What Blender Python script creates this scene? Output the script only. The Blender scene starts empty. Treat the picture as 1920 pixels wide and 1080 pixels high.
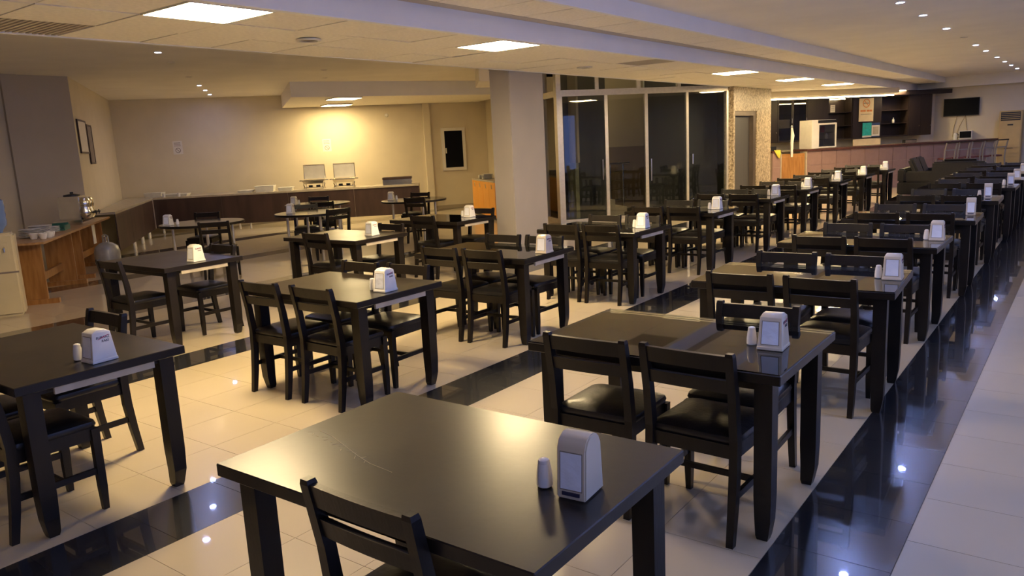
import bpy, bmesh, math, random
from mathutils import Vector, Matrix
random.seed(7)
S = bpy.context.scene
COL = S.collection
R = math.radians

# ---------------------------------------------------------------- camera
CAM_H = 1.685
F_PX, YAW, PITCH, ROLL = 1448.9, R(-37.049), R(10.601), R(-2.873)
cy_, sy_, cp_, sp_ = math.cos(YAW), math.sin(YAW), math.cos(PITCH), math.sin(PITCH)
FWD = Vector((sy_*cp_, cy_*cp_, -sp_))
RGT0 = Vector((cy_, -sy_, 0))
UP0 = RGT0.cross(FWD)
RGT = math.cos(ROLL)*RGT0 + math.sin(ROLL)*UP0
UPV = -math.sin(ROLL)*RGT0 + math.cos(ROLL)*UP0
cam_d = bpy.data.cameras.new('camera')
cam_d.sensor_width = 36.0
cam_d.lens = F_PX/1920*36.0
cam_d.clip_end = 200
cam = bpy.data.objects.new('camera', cam_d)
COL.objects.link(cam)
m = Matrix((RGT, UPV, -FWD)).transposed().to_4x4()
m.translation = Vector((0, 0, CAM_H))
cam.matrix_world = m
S.camera = cam

# ---------------------------------------------------------------- world (dusk outside the right-hand windows)
w = bpy.data.worlds.new('dusk'); S.world = w; w.use_nodes = True
bg = w.node_tree.nodes['Background']
bg.inputs[0].default_value = (0.22, 0.30, 0.72, 1)
bg.inputs[1].default_value = 2.2
PANEL_STRENGTH = 108.0
SPOT_STRENGTH = 680.0
LED_STRENGTH = 45.0
S.view_settings.view_transform = 'Standard'
S.view_settings.look = 'None'
S.view_settings.exposure = 0.2
S.view_settings.gamma = 1.0
S.view_settings.use_curve_mapping = False

# ---------------------------------------------------------------- materials
def mat(name, col, rough=0.5, metal=0.0, noise=0.0, nscale=8.0, bump=0.0, bscale=60.0, spec=0.5, coat=0.0, col2=None, rnoise=0.0, stretch=None):
    M = bpy.data.materials.new(name); M.use_nodes = True
    nt = M.node_tree; b = nt.nodes['Principled BSDF']
    b.inputs['Base Color'].default_value = (*col, 1)
    b.inputs['Roughness'].default_value = rough
    b.inputs['Metallic'].default_value = metal
    b.inputs['Specular IOR Level'].default_value = spec
    if coat:
        b.inputs['Coat Weight'].default_value = coat
        b.inputs['Coat Roughness'].default_value = 0.025
    tc = None
    def coords(sc):
        nonlocal tc
        if tc is None: tc = nt.nodes.new('ShaderNodeTexCoord')
        mp = nt.nodes.new('ShaderNodeMapping')
        mp.inputs['Scale'].default_value = sc
        nt.links.new(tc.outputs['Object'], mp.inputs['Vector'])
        return mp.outputs['Vector']
    st = stretch or (1, 1, 1)
    if noise or col2:
        n = nt.nodes.new('ShaderNodeTexNoise'); n.inputs['Scale'].default_value = nscale; n.inputs['Detail'].default_value = 5
        nt.links.new(coords(st), n.inputs['Vector'])
        r = nt.nodes.new('ShaderNodeValToRGB')
        c2 = col2 if col2 else tuple(min(1, c*(1+noise)) for c in col)
        c1 = col if col2 else tuple(c*(1-noise) for c in col)
        r.color_ramp.elements[0].color = (*c1, 1); r.color_ramp.elements[1].color = (*c2, 1)
        r.color_ramp.elements[0].position = 0.35; r.color_ramp.elements[1].position = 0.68
        nt.links.new(n.outputs['Fac'], r.inputs['Fac']); nt.links.new(r.outputs['Color'], b.inputs['Base Color'])
        if rnoise:
            mr = nt.nodes.new('ShaderNodeMapRange')
            mr.inputs['To Min'].default_value = max(0, rough-rnoise); mr.inputs['To Max'].default_value = rough+rnoise
            nt.links.new(n.outputs['Fac'], mr.inputs['Value']); nt.links.new(mr.outputs['Result'], b.inputs['Roughness'])
    if bump:
        n2 = nt.nodes.new('ShaderNodeTexNoise'); n2.inputs['Scale'].default_value = bscale; n2.inputs['Detail'].default_value = 3
        nt.links.new(coords(st), n2.inputs['Vector'])
        bp = nt.nodes.new('ShaderNodeBump'); bp.inputs['Strength'].default_value = bump; bp.inputs['Distance'].default_value = 0.01
        nt.links.new(n2.outputs['Fac'], bp.inputs['Height']); nt.links.new(bp.outputs['Normal'], b.inputs['Normal'])
    return M

def emit(name, col, strength):
    M = bpy.data.materials.new(name); M.use_nodes = True
    b = M.node_tree.nodes['Principled BSDF']
    b.inputs['Base Color'].default_value = (*col, 1)
    b.inputs['Emission Color'].default_value = (*col, 1)
    b.inputs['Emission Strength'].default_value = strength
    return M

def thin_glass(name, tint=(0.75, 0.8, 0.78), refl=1.0, ior=1.5):
    M = bpy.data.materials.new(name); M.use_nodes = True
    nt = M.node_tree; nt.nodes.clear()
    out = nt.nodes.new('ShaderNodeOutputMaterial'); mix = nt.nodes.new('ShaderNodeMixShader')
    tr = nt.nodes.new('ShaderNodeBsdfTransparent'); gl = nt.nodes.new('ShaderNodeBsdfGlossy'); fr = nt.nodes.new('ShaderNodeFresnel')
    tr.inputs[0].default_value = (*tint, 1); gl.inputs['Roughness'].default_value = 0.02
    gl.inputs['Color'].default_value = (refl, refl, refl, 1); fr.inputs['IOR'].default_value = ior
    nt.links.new(fr.outputs[0], mix.inputs[0]); nt.links.new(tr.outputs[0], mix.inputs[1]); nt.links.new(gl.outputs[0], mix.inputs[2])
    nt.links.new(mix.outputs[0], out.inputs[0])
    return M

MT = {}
MT['tile_light'] = mat('polished_cream_tile', (0.59, 0.50, 0.35), 0.28, noise=0.02, nscale=1.2, spec=0.4, coat=0.7)
MT['tile_dark'] = mat('polished_black_tile', (0.020, 0.021, 0.024), 0.22, noise=0.06, nscale=1.5, spec=1.0, coat=0.8)
MT['grout'] = mat('grey_grout', (0.30, 0.27, 0.22), 0.8, noise=0.1)
MT['ceiling_paint'] = mat('ceiling_paint', (0.90, 0.85, 0.76), 0.85, noise=0.03, nscale=1.5)
MT['ceiling_tile'] = mat('mineral_ceiling_tile', (0.92, 0.87, 0.77), 0.9, noise=0.05, nscale=30, bump=0.15, bscale=140)
MT['void'] = mat('dark_ceiling_void', (0.012, 0.009, 0.006), 0.9, noise=0.2)
MT['beam'] = mat('beam_paint', (0.90, 0.90, 0.92), 0.8, noise=0.02, nscale=2)
MT['wall'] = mat('cream_wall_paint', (0.70, 0.62, 0.46), 0.75, noise=0.03, nscale=2.0, bump=0.05, bscale=90)
MT['wall_grey'] = mat('greige_wall_paint', (0.50, 0.45, 0.38), 0.75, noise=0.03, nscale=2.0, bump=0.05, bscale=90)
MT['column'] = mat('column_paint', (0.44, 0.40, 0.36), 0.6, noise=0.03, nscale=2.0)
MT['granite'] = mat('speckled_granite_wall', (0.16, 0.12, 0.07), 0.35, col2=(0.58, 0.48, 0.34), nscale=26, bump=0.1, bscale=80)
MT['black_wood'] = mat('black_stained_wood', (0.010, 0.007, 0.005), 0.36, noise=0.35, nscale=14, bump=0.06, bscale=90, stretch=(1, 1, .25), spec=0.4)
MT['black_top'] = mat('worn_black_table_top', (0.016, 0.012, 0.009), 0.30, noise=0.3, nscale=2.2, bump=0.04, bscale=14, rnoise=0.07, spec=0.45)
MT['leather'] = mat('black_leatherette', (0.012, 0.011, 0.011), 0.33, noise=0.3, nscale=10, bump=0.12, bscale=45, spec=0.5)
MT['scratch'] = mat('pale_scratch', (0.34, 0.30, 0.23), 0.7, noise=0.2, nscale=40)
MT['rail_pale'] = mat('unpainted_rail', (0.48, 0.42, 0.32), 0.6, noise=0.1, nscale=9)
MT['table_glass'] = thin_glass('table_glass', (0.90, 0.95, 0.92), 1.0, 1.65)
MT['door_glass'] = thin_glass('door_glass', (0.86, 0.88, 0.86), 1.0)
MT['cab_glass'] = thin_glass('cabinet_glass', (0.6, 0.6, 0.62), 1.0)
MT['cream_plastic'] = mat('cream_plastic', (0.64, 0.55, 0.41), 0.28, noise=0.03, nscale=9)
MT['white_plastic'] = mat('white_plastic', (0.80, 0.77, 0.70), 0.30, noise=0.03, nscale=9)
MT['slot_shade'] = mat('shadowed_slot_plastic', (0.26, 0.22, 0.16), 0.5, noise=0.05)
MT['napkin'] = mat('paper_napkin', (0.86, 0.88, 0.94), 0.9, noise=0.05, nscale=12, bump=0.6, bscale=22)
MT['porcelain'] = mat('white_porcelain', (0.80, 0.78, 0.76), 0.15, noise=0.02)
MT['ink_black'] = mat('black_print', (0.03, 0.03, 0.06), 0.6, noise=0.1)
MT['ink_red'] = mat('red_print', (0.60, 0.06, 0.12), 0.6, noise=0.1)
MT['ink_grey'] = mat('grey_print', (0.22, 0.18, 0.16), 0.6, noise=0.1)
MT['ink_orange'] = mat('orange_print', (0.75, 0.25, 0.06), 0.6, noise=0.1)
MT['paper'] = mat('white_paper', (0.78, 0.74, 0.68), 0.8, noise=0.03)
MT['paper_tan'] = mat('cream_poster', (0.80, 0.66, 0.44), 0.8, noise=0.04)
MT['teal'] = mat('teal_print', (0.02, 0.42, 0.42), 0.6, noise=0.15, nscale=12)
MT['navy'] = mat('navy_print', (0.03, 0.06, 0.18), 0.6, noise=0.1)
MT['buffet'] = mat('dark_brown_laminate', (0.055, 0.030, 0.024), 0.45, noise=0.25, nscale=5, stretch=(1, 1, .2))
MT['worktop'] = mat('pale_laminate_worktop', (0.48, 0.42, 0.32), 0.25, noise=0.08, nscale=12)
MT['steel'] = mat('polished_steel', (0.72, 0.69, 0.63), 0.16, metal=1.0, noise=0.05, nscale=6)
MT['steel_soft'] = mat('satin_steel', (0.80, 0.77, 0.70), 0.42, metal=0.45, noise=0.05, nscale=6)
MT['alu'] = mat('brushed_aluminium', (0.66, 0.62, 0.55), 0.38, metal=0.7, noise=0.05, nscale=20)
MT['chrome'] = mat('chrome_tube', (0.70, 0.68, 0.64), 0.2, metal=1.0, noise=0.03)
MT['chrome_dark'] = mat('tarnished_steel_tube', (0.34, 0.32, 0.30), 0.35, metal=0.6, noise=0.05)
MT['elevator'] = mat('elevator_steel', (0.075, 0.073, 0.072), 0.45, metal=0.2, noise=0.06, nscale=10, stretch=(1, 1, .1))
MT['elevator_frame'] = mat('elevator_frame_steel', (0.20, 0.16, 0.13), 0.4, metal=0.8, noise=0.06)
MT['orange'] = mat('orange_lacquer', (0.86, 0.36, 0.02), 0.30, noise=0.04, nscale=3)
MT['pine'] = mat('varnished_pine', (0.30, 0.13, 0.035), 0.35, col2=(0.44, 0.22, 0.07), nscale=4, stretch=(6, 6, .7))
MT['pine_top'] = mat('varnished_pine_top', (0.36, 0.19, 0.075), 0.28, col2=(0.50, 0.29, 0.13), nscale=4, stretch=(.7, 6, 6))
MT['bar_tile'] = mat('rose_ceramic_tile', (0.30, 0.19, 0.165), 0.30, noise=0.06, nscale=7)
MT['bar_grout'] = mat('pale_bar_grout', (0.42, 0.34, 0.28), 0.8, noise=0.06)
MT['bar_top'] = mat('dark_red_brown_bar_top', (0.09, 0.035, 0.028), 0.25, noise=0.2, nscale=10)
MT['backbar'] = mat('dark_wenge_laminate', (0.022, 0.014, 0.012), 0.4, noise=0.2, nscale=6, stretch=(1, 1, .2))
MT['screen'] = mat('dark_screen', (0.005, 0.006, 0.009), 0.3, noise=0.1, spec=0.06)
MT['black_plastic'] = mat('black_plastic', (0.015, 0.015, 0.016), 0.4, noise=0.1)
MT['ac_body'] = mat('aged_cream_plastic', (0.58, 0.41, 0.16), 0.45, noise=0.06, nscale=4)
MT['cooler'] = mat('cooler_cream_plastic', (0.66, 0.57, 0.36), 0.4, noise=0.04, nscale=4)
MT['bottle_blue'] = mat('blue_bottle_plastic', (0.16, 0.25, 0.48), 0.15, noise=0.05)
MT['gas'] = mat('grey_cylinder_paint', (0.42, 0.42, 0.40), 0.4, metal=0.3, noise=0.15, nscale=8)
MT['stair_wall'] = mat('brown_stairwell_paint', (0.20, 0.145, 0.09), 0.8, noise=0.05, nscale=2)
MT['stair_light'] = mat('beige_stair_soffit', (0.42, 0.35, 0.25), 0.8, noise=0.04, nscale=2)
MT['stair_dark'] = mat('dark_stairwell', (0.035, 0.035, 0.03), 0.8, noise=0.1, nscale=2)  # stairwell gloom put into the colour
MT['green_tile'] = mat('olive_stone_wainscot', (0.20, 0.19, 0.10), 0.3, noise=0.15, nscale=5)
MT['frame_brown'] = mat('dark_frame_wood', (0.05, 0.025, 0.012), 0.4, noise=0.2)
MT['pvc'] = mat('white_pvc', (0.74, 0.70, 0.62), 0.35, noise=0.02)
MT['rag_yellow'] = mat('yellow_cloth', (0.62, 0.50, 0.06), 0.9, noise=0.1)
MT['cloth_white'] = mat('white_cloth', (0.76, 0.74, 0.66), 0.9, noise=0.06, bump=0.3, bscale=20)
MT['seat_red'] = mat('maroon_vinyl', (0.14, 0.035, 0.03), 0.35, noise=0.1)
MT['spot_ring'] = mat('downlight_ring', (0.72, 0.68, 0.62), 0.4, metal=0.2, noise=0.03)
MT['spot_off'] = mat('unlit_downlight_recess', (0.16, 0.09, 0.05), 0.6, noise=0.1)
MT['panel_on'] = emit('lit_warm_led_panel', (1.0, 0.75, 0.40), PANEL_STRENGTH)
MT['panel_soft'] = emit('lit_warm_led_panel_dim', (1.0, 0.76, 0.38), PANEL_STRENGTH*.5)
MT['spot_on'] = emit('lit_cold_led_spot', (0.30, 0.42, 1.0), SPOT_STRENGTH)
MT['spot_dim'] = emit('lit_cold_led_spot_dim', (0.36, 0.46, 1.0), SPOT_STRENGTH*.4)
MT['led_on'] = emit('lit_warm_led_tube', (1.0, 0.76, 0.38), LED_STRENGTH)
MT['stair_fill_on'] = emit('stairwell_fill_globe', (1.0, 0.74, 0.40), 160.0)
MT['label_green'] = mat('green_plastic', (0.03, 0.14, 0.10), 0.4, noise=0.1)
MT['red_can'] = mat('red_can_print', (0.35, 0.05, 0.04), 0.35, noise=0.1)
MT['wire'] = mat('beige_cable', (0.40, 0.30, 0.16), 0.6, noise=0.05)

# ---------------------------------------------------------------- mesh helpers
class MB:
    def __init__(s): s.v = []; s.f = []
    def add(s, vs, fs):
        o = len(s.v); s.v += [tuple(p) for p in vs]; s.f += [tuple(i+o for i in q) for q in fs]; return s
    def box(s, x0, x1, y0, y1, z0, z1):
        v = [(x0,y0,z0),(x1,y0,z0),(x1,y1,z0),(x0,y1,z0),(x0,y0,z1),(x1,y0,z1),(x1,y1,z1),(x0,y1,z1)]
        return s.add(v, [(0,3,2,1),(4,5,6,7),(0,1,5,4),(1,2,6,5),(2,3,7,6),(3,0,4,7)])
    def cbox(s, cx, cy, cz, sx, sy, sz): return s.box(cx-sx/2, cx+sx/2, cy-sy/2, cy+sy/2, cz-sz/2, cz+sz/2)
    def loft(s, secs, cap=True):
        n = len(secs[0]); vs = [p for q in secs for p in q]; fs = []
        for i in range(len(secs)-1):
            for k in range(n):
                a = i*n+k; b = i*n+(k+1) % n
                fs.append((a, b, b+n, a+n))
        if cap:
            fs.append(tuple(range(n-1, -1, -1))); fs.append(tuple(range((len(secs)-1)*n, len(secs)*n)))
        return s.add(vs, fs)
    def bar(s, p, q, wdt, hgt, up=(0, 0, 1)):
        p = Vector(p); q = Vector(q); d = (q-p).normalized(); u = Vector(up)
        sd = d.cross(u)
        if sd.length < 1e-4: sd = d.cross(Vector((1, 0, 0)))
        sd.normalize(); u = sd.cross(d).normalized()
        def sec(c): return [c-sd*wdt/2-u*hgt/2, c+sd*wdt/2-u*hgt/2, c+sd*wdt/2+u*hgt/2, c-sd*wdt/2+u*hgt/2]
        return s.loft([sec(p), sec(q)])
    def tube(s, pts, r, n=8):
        pts = [Vector(p) for p in pts]; secs = []
        prev = None
        for i, p in enumerate(pts):
            d = (pts[min(i+1, len(pts)-1)]-pts[max(i-1, 0)]).normalized()
            if prev is None:
                a = d.cross(Vector((0, 0, 1)))
                if a.length < 1e-3: a = d.cross(Vector((1, 0, 0)))
            else: a = prev - d*prev.dot(d)
            a.normalize(); prev = a; b = d.cross(a)
            rr = r[i] if isinstance(r, (list, tuple)) else r
            secs.append([p+(a*math.cos(t)+b*math.sin(t))*rr for t in [2*math.pi*k/n for k in range(n)]])
        return s.loft(secs)
    def lathe(s, prof, n=20, c=(0, 0, 0), cap=True):
        secs = [[(c[0]+max(r, 1e-4)*math.cos(2*math.pi*k/n), c[1]+max(r, 1e-4)*math.sin(2*math.pi*k/n), c[2]+z) for k in range(n)] for r, z in prof]
        return s.loft(secs, cap)
    def prism(s, poly, z0, z1):
        return s.loft([[(x, y, z0) for x, y in poly], [(x, y, z1) for x, y in poly]])
    def xform(s, M):
        s.v = [tuple(M @ Vector(p)) for p in s.v]; return s
    def mesh(s, name, mt, smooth=False, bevel=0, seg=2):
        me = bpy.data.meshes.new(name); me.from_pydata(s.v, [], s.f)
        bm = bmesh.new(); bm.from_mesh(me)
        bmesh.ops.recalc_face_normals(bm, faces=bm.faces)
        if bevel: bmesh.ops.bevel(bm, geom=bm.edges[:], offset=bevel, segments=seg, affect='EDGES', clamp_overlap=True)
        bm.to_mesh(me); bm.free()
        if smooth:
            me.polygons.foreach_set('use_smooth', [True]*len(me.polygons))
            try: me.set_sharp_from_angle(angle=R(40))
            except Exception: pass
        me.materials.append(MT[mt] if isinstance(mt, str) else mt); me.update()
        return me
    def build(s, name, mt, parent=None, **k):
        o = bpy.data.objects.new(name, s.mesh(name, mt, **k)); COL.objects.link(o)
        if parent: o.parent = parent
        return o

def tag(o, label=None, cat=None, group=None, kind=None):
    if label: o['label'] = label
    if cat: o['category'] = cat
    if group: o['group'] = group
    if kind: o['kind'] = kind
    return o
def thing(name, label, cat, loc=(0, 0, 0), rz=0, group=None):
    o = bpy.data.objects.new(name, None); COL.objects.link(o)
    o.empty_display_size = 0.1
    o.location = loc; o.rotation_euler = (0, 0, rz)
    return tag(o, label, cat, group)
def struct(o): o['kind'] = 'structure'; return o
def dup(root, loc, rz, label, group=None):
    r = root.copy(); COL.objects.link(r); r.location = loc; r.rotation_euler = (0, 0, rz)
    r['label'] = label
    if group: r['group'] = group
    for ch in KIDS[root.name]:
        c = ch.copy(); COL.objects.link(c); c.parent = r
        for g in KIDS.get(ch.name, []):
            d = g.copy(); COL.objects.link(d); d.parent = c
    return r
KIDS = {}
def reg(root):
    KIDS[root.name] = [o for o in COL.objects if o.parent == root]
    for c in KIDS[root.name]:
        KIDS[c.name] = [o for o in COL.objects if o.parent == c]
class Proto:
    """first use places the prototype itself, later uses copy it"""
    def __init__(s, root): s.root = root; s.used = False; reg(root)
    def put(s, loc, rz, label, group=None):
        if not s.used:
            s.used = True; s.root.location = loc; s.root.rotation_euler = (0, 0, rz); s.root['label'] = label
            if group: s.root['group'] = group
            return s.root
        return dup(s.root, loc, rz, label, group)
def text_mesh(txt, size, ext=0.0004, shear=0.0, space=1.0):
    cu = bpy.data.curves.new('lettering', 'FONT'); cu.body = txt; cu.size = size; cu.extrude = ext
    cu.align_x = 'CENTER'; cu.align_y = 'CENTER'; cu.shear = shear; cu.space_character = space
    o = bpy.data.objects.new('lettering', cu); COL.objects.link(o)
    dg = bpy.context.evaluated_depsgraph_get()
    me = bpy.data.meshes.new_from_object(o.evaluated_get(dg))
    bpy.data.objects.remove(o); bpy.data.curves.remove(cu)
    return me
def text_part(txt, size, mt, parent, M, name='lettering', shear=0.0):
    me = text_mesh(txt, size, shear=shear); me.materials.clear(); me.materials.append(MT[mt]); me.transform(M)
    o = bpy.data.objects.new(name, me); COL.objects.link(o); o.parent = parent
    return o
def frame_at(p, ang, z=0):            # local +X runs along ang
    return Matrix.Translation((p[0], p[1], z)) @ Matrix.Rotation(ang, 4, 'Z')
def project(p):
    d = Vector(p)-Vector((0, 0, CAM_H)); q = d.dot(FWD)
    if q < 0.05: return None
    return 960+F_PX*d.dot(RGT)/q, 540-F_PX*d.dot(UPV)/q, q

# ---------------------------------------------------------------- key plan points (metres)
Z_BAND, Z_BAND2, Z_SMOOTH, Z_WING, Z_SOFFIT = 2.64, 2.83, 2.99, 3.16, 2.85
WL0 = (-14.0, 6.40); WA = (-18.9, 9.5); WB = (-14.5, 15.9)
A52 = R(52); E52 = Vector((math.cos(A52), math.sin(A52))); N52 = Vector((-math.sin(A52), math.cos(A52)))
GR = Vector((-6.4, 16.5)); GC = GR + E52*(-3.86)
BO = Vector((-6.6, 20.07))
def bar_pt(s, off): return BO + E52*s + N52*off
def gl_pt(s, off): return GR + E52*s + N52*off

# ---------------------------------------------------------------- floor
P_ = 0.4475
floor = MB().box(-20.5, 3.0, -3.0, 29.0, -0.10, -0.004).build('floor', 'grout'); struct(floor)
def tile_mesh(x0, x1, mt): return MB().box(-(x1-x0)/2+.0013, (x1-x0)/2-.0013, -P_/2+.0013, P_/2-.0013, -.009, 0).mesh('floor_tile', mt)
ML = tile_mesh(0, P_, 'tile_light'); MD = tile_mesh(0, P_, 'tile_dark')
cells = []
x0 = -0.9556 - 0.0
for i in range(-44, 9):
    xa = x0 + i*P_; dark = (i % 6 == 0)
    if xa < -20.2 or xa > 2.6: continue
    ph = 1.195 if dark else 1.49
    for j in range(-10, 62):
        ya = ph + j*P_
        if ya < -3 or ya > 28.5: continue
        cells.append((xa+P_/2, ya+P_/2, dark))
def vis(c):
    q = project((c[0], c[1], 0))
    if q is None: return 1e9
    return q[2] if -60 < q[0] < 1980 and q[1] < 1150 else 1e6+q[2]
cells.sort(key=vis)
for x, y, d in cells[:300]:
    o = bpy.data.objects.new('floor_tile', MD if d else ML); COL.objects.link(o); o.location = (x, y, 0); o.parent = floor
for d, mt in ((True, 'tile_dark'), (False, 'tile_light')):
    b = MB()
    for x, y, dd in cells[300:]:
        if dd == d: b.box(x-P_/2+.0013, x+P_/2-.0013, y-P_/2+.0013, y+P_/2-.0013, -.009, 0)
    o = b.build('floor_tiles', mt, floor); o['kind'] = 'stuff'

# ---------------------------------------------------------------- ceilings and beams
def slab(name, poly, z0, z1, mt):
    return struct(MB().prism(poly, z0, z1).build(name, mt))
# smooth ceiling on the aisle side
slab('ceiling', [(-3.735, -3), (3.0, -3), (3.0, 29), (-3.735, 29)], Z_SMOOTH, Z_SMOOTH+.1, 'ceiling_paint')
# narrow recessed tile strip
st2 = slab('ceiling', [(-4.50, -3), (-3.79, -3), (-3.79, 27.0), (-4.50, 27.0)], Z_BAND2+.03, Z_BAND2+.13, 'void')
MB().box(-4.47, -4.345, -3, 27.0, Z_BAND2, Z_BAND2+.03).build('edge_trim', 'wall_grey', st2)
me = MB().box(-.296, .296, -.297, .297, 0, .018).mesh('ceiling_tile', 'ceiling_tile')
for j in range(49):
    o = bpy.data.objects.new('ceiling_tile', me); COL.objects.link(o); o.parent = st2
    o.location = (-4.043, -2.7+j*.61, Z_BAND2+random.uniform(0, .004)); o.rotation_euler = (random.uniform(-.002, .002), random.uniform(-.003, .003), 0)
# beam faces
struct(MB().box(-4.53, -4.47, -3, 27.0, Z_BAND, Z_BAND2+.13).build('trim_1', 'beam'))
struct(MB().box(-3.785, -3.735, -3, 27.0, Z_BAND2-.002, Z_SMOOTH+.1).build('trim_2', 'beam'))
# tiled band with light panels
PY = 0.64
PY0 = 2.86 - 9*PY
bandA = slab('ceiling', [(-6.33, -3), (-4.53, -3), (-4.53, 27.2), (-6.33, 27.2)], Z_BAND+.04, Z_BAND+.14, 'void')
struct(MB().box(-6.37, -6.33, -3, 18.9, Z_BAND-.002, 3.3).build('trim_3', 'beam'))
PANEL_ROWS = (9, 14, 24, 29, 34, 44)
VENTS = ((0, 8), (2, 19))
DOWN_OFF = ((1, 11, -5.43, 4.50), (1, 19, -5.54, 9.19))
me_t = MB().box(-.295, .295, -PY/2+.006, PY/2-.006, 0, .02).mesh('ceiling_tile', 'ceiling_tile')
for c in range(3):
    for r_ in range(47):
        if c == 2 and r_ in PANEL_ROWS: continue
        if (c, r_) in VENTS: continue
        xx = -6.33 + .3 + .6*c; yy = PY0 + PY*(r_+.5)
        o = bpy.data.objects.new('ceiling_tile', me_t); COL.objects.link(o); o.parent = bandA
        o.location = (xx, yy, Z_BAND+random.uniform(-.002, .005)); o.rotation_euler = (random.uniform(-.004, .004), random.uniform(-.004, .004), 0)
# ceiling of the left wing
slab('ceiling', [(-20.4, -3), (-6.37, -3), (-6.37, 18.9), (-20.4, 18.9)], Z_WING, Z_WING+.1, 'ceiling_paint')
# ceiling over the bar
slab('ceiling', [(-12, 18.9), (-6.33, 18.9), (-6.33, 29), (-12, 29)], Z_BAND, Z_BAND+.1, 'ceiling_tile')
# dropped soffit over the buffet
sof = [(-13.45, 10.55), (-11.55, 15.0), (-11.2, 15.35), (-13.9, 17.2), (-14.48, 15.84), (-16.64, 12.74)]
so = slab('ceiling', sof, Z_SOFFIT, Z_WING, 'ceiling_tile')
b = MB(); 
p0, p1 = Vector((-13.45, 10.55, 0)), Vector((-11.55, 15.0, 0)); d = (p1-p0).normalized(); n = Vector((d.y, -d.x, 0))*.012
b.loft([[p0+n+Vector((0, 0, Z_SOFFIT-.004)), p1+n+Vector((0, 0, Z_SOFFIT-.004)), p1+Vector((0, 0, Z_SOFFIT-.004)), p0+Vector((0, 0, Z_SOFFIT-.004))],
        [p0+n+Vector((0, 0, Z_WING)), p1+n+Vector((0, 0, Z_WING)), p1+Vector((0, 0, Z_WING)), p0+Vector((0, 0, Z_WING))]])
b.build('soffit_face', 'beam', so)
struct(MB().prism([(-10.3, 12.75), (-9.2, 11.5), (-8.6, 12.6), (-9.5, 13.9)], 2.84, Z_WING).build('trim_4', 'ceiling_paint'))
# far bulkhead
struct(MB().box(-4.5, 3.0, 27.0, 27.3, 2.68, Z_SMOOTH).build('trim_5', 'ceiling_paint'))

# ---------------------------------------------------------------- walls
def wall(name, p, q, z0, z1, mt, th=.12, side=1):
    p = Vector(p); q = Vector(q); d = (q-p).normalized(); n = Vector((-d.y, d.x))*th*side
    return struct(MB().prism([tuple(p), tuple(q), tuple(q+n), tuple(p+n)] if side > 0 else [tuple(p), tuple(p+n), tuple(q+n), tuple(q)], z0, z1).build(name, mt))
wall('wall_left', WL0, WA, 0, Z_WING, 'wall', side=1)
wall('wall_back', WA, WB, 0, Z_WING, 'wall', side=1)
wb2 = (-12.4, 19.1)
wall('wall_window', WB, wb2, 0, Z_WING, 'wall', side=1)
wall('wall_side', (-14.0, -3), (-14.0, 5.45), 0, Z_WING, 'wall', side=1)
wall('wall_side', (-14.0, 5.45), WL0, 0, Z_WING, 'wall_grey', side=1)  # darker paint stands in for the shaded end of this wall
# pipe chase on the side wall, and pilaster at the end of the back wall
struct(MB().box(-14.0, -13.93, 5.35, 5.58, 0, Z_WING).build('trim_6', 'wall_grey'))
M_ = frame_at(WB, R(55.5))
struct(MB().box(-.20, -.02, -.10, .0, 0, Z_SOFFIT).xform(M_).build('trim_7', 'wall'))
wall('wall_rear', (3.0, -3), (-14.1, -3), 0, 3.2, 'wall_grey', side=-1)
# far wall with the television
struct(MB().box(-4.6, 3.0, 27.3, 27.45, 0, Z_SMOOTH).build('wall_far', 'wall'))
# window side (right), dusk outside
wr = MB()
for y0, y1, z0, z1 in [(-3, 29, 0, .45), (-3, 29, 2.55, 3.0), (10.05, 29, .45, 2.55)] + [(y, y+.45, .45, 2.55) for y in [-3+3.15*k for k in range(4)]]:
    wr.box(2.85, 3.0, y0, y1, z0, z1)
struct(wr.build('wall_right', 'wall_grey'))
for k in range(4):
    ya = -3+3.15*k+.45; yb = ya+2.7
    wn = MB()
    for args in [(ya, ya+.06, .45, 2.55), (yb-.06, yb, .45, 2.55), ((ya+yb)/2-.03, (ya+yb)/2+.03, .45, 2.55), (ya, yb, .45, .51), (ya, yb, 2.49, 2.55)]:
        wn.box(2.89, 2.95, args[0], args[1], args[2], args[3])
    struct(wn.build('window_%d' % (k+2), 'pvc'))
# column
struct(MB().box(-6.72, -6.385, 8.62, 9.43, 0, Z_BAND+.03).build('column', 'column', bevel=.008))
struct(MB().box(-6.72, -6.38, 8.62, 9.43, Z_BAND+.03, 3.2).build('column', 'column'))
# granite wall with the elevator
struct(MB().box(-6.45, -6.25, 16.45, 16.52, 0, 2.64).box(-6.45, -6.25, 17.89, 18.87, 0, 2.64).box(-6.45, -6.25, 16.52, 17.89, 2.13, 2.64).build('wall_elevator', 'granite'))
el = struct(MB().box(-6.36, -6.27, 16.52, 17.89, 2.03, 2.13).box(-6.36, -6.27, 16.52, 16.60, 0, 2.03).box(-6.36, -6.27, 17.72, 17.89, 0, 2.03).build('door_1', 'elevator_frame'))
MB().box(-6.40, -6.34, 16.60, 16.92, 0, 2.03).build('door_leaf', 'elevator', el)
MB().box(-6.41, -6.36, 16.92, 17.72, 0, 2.03).build('door_leaf', 'elevator', el)
wall('wall_bar', (-6.45, 18.87), (-9.3, 21.1), 0, 2.64, 'wall_grey', side=-1)
q0 = bar_pt(1.0, 2.42); q1 = bar_pt(7.6, 2.42)
wall('wall_bar', q0, q1, 0, 2.64, 'wall', side=1)
wall('wall_bar', (-9.3, 21.1), q0, 0, 2.64, 'wall_grey', side=1)

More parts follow.
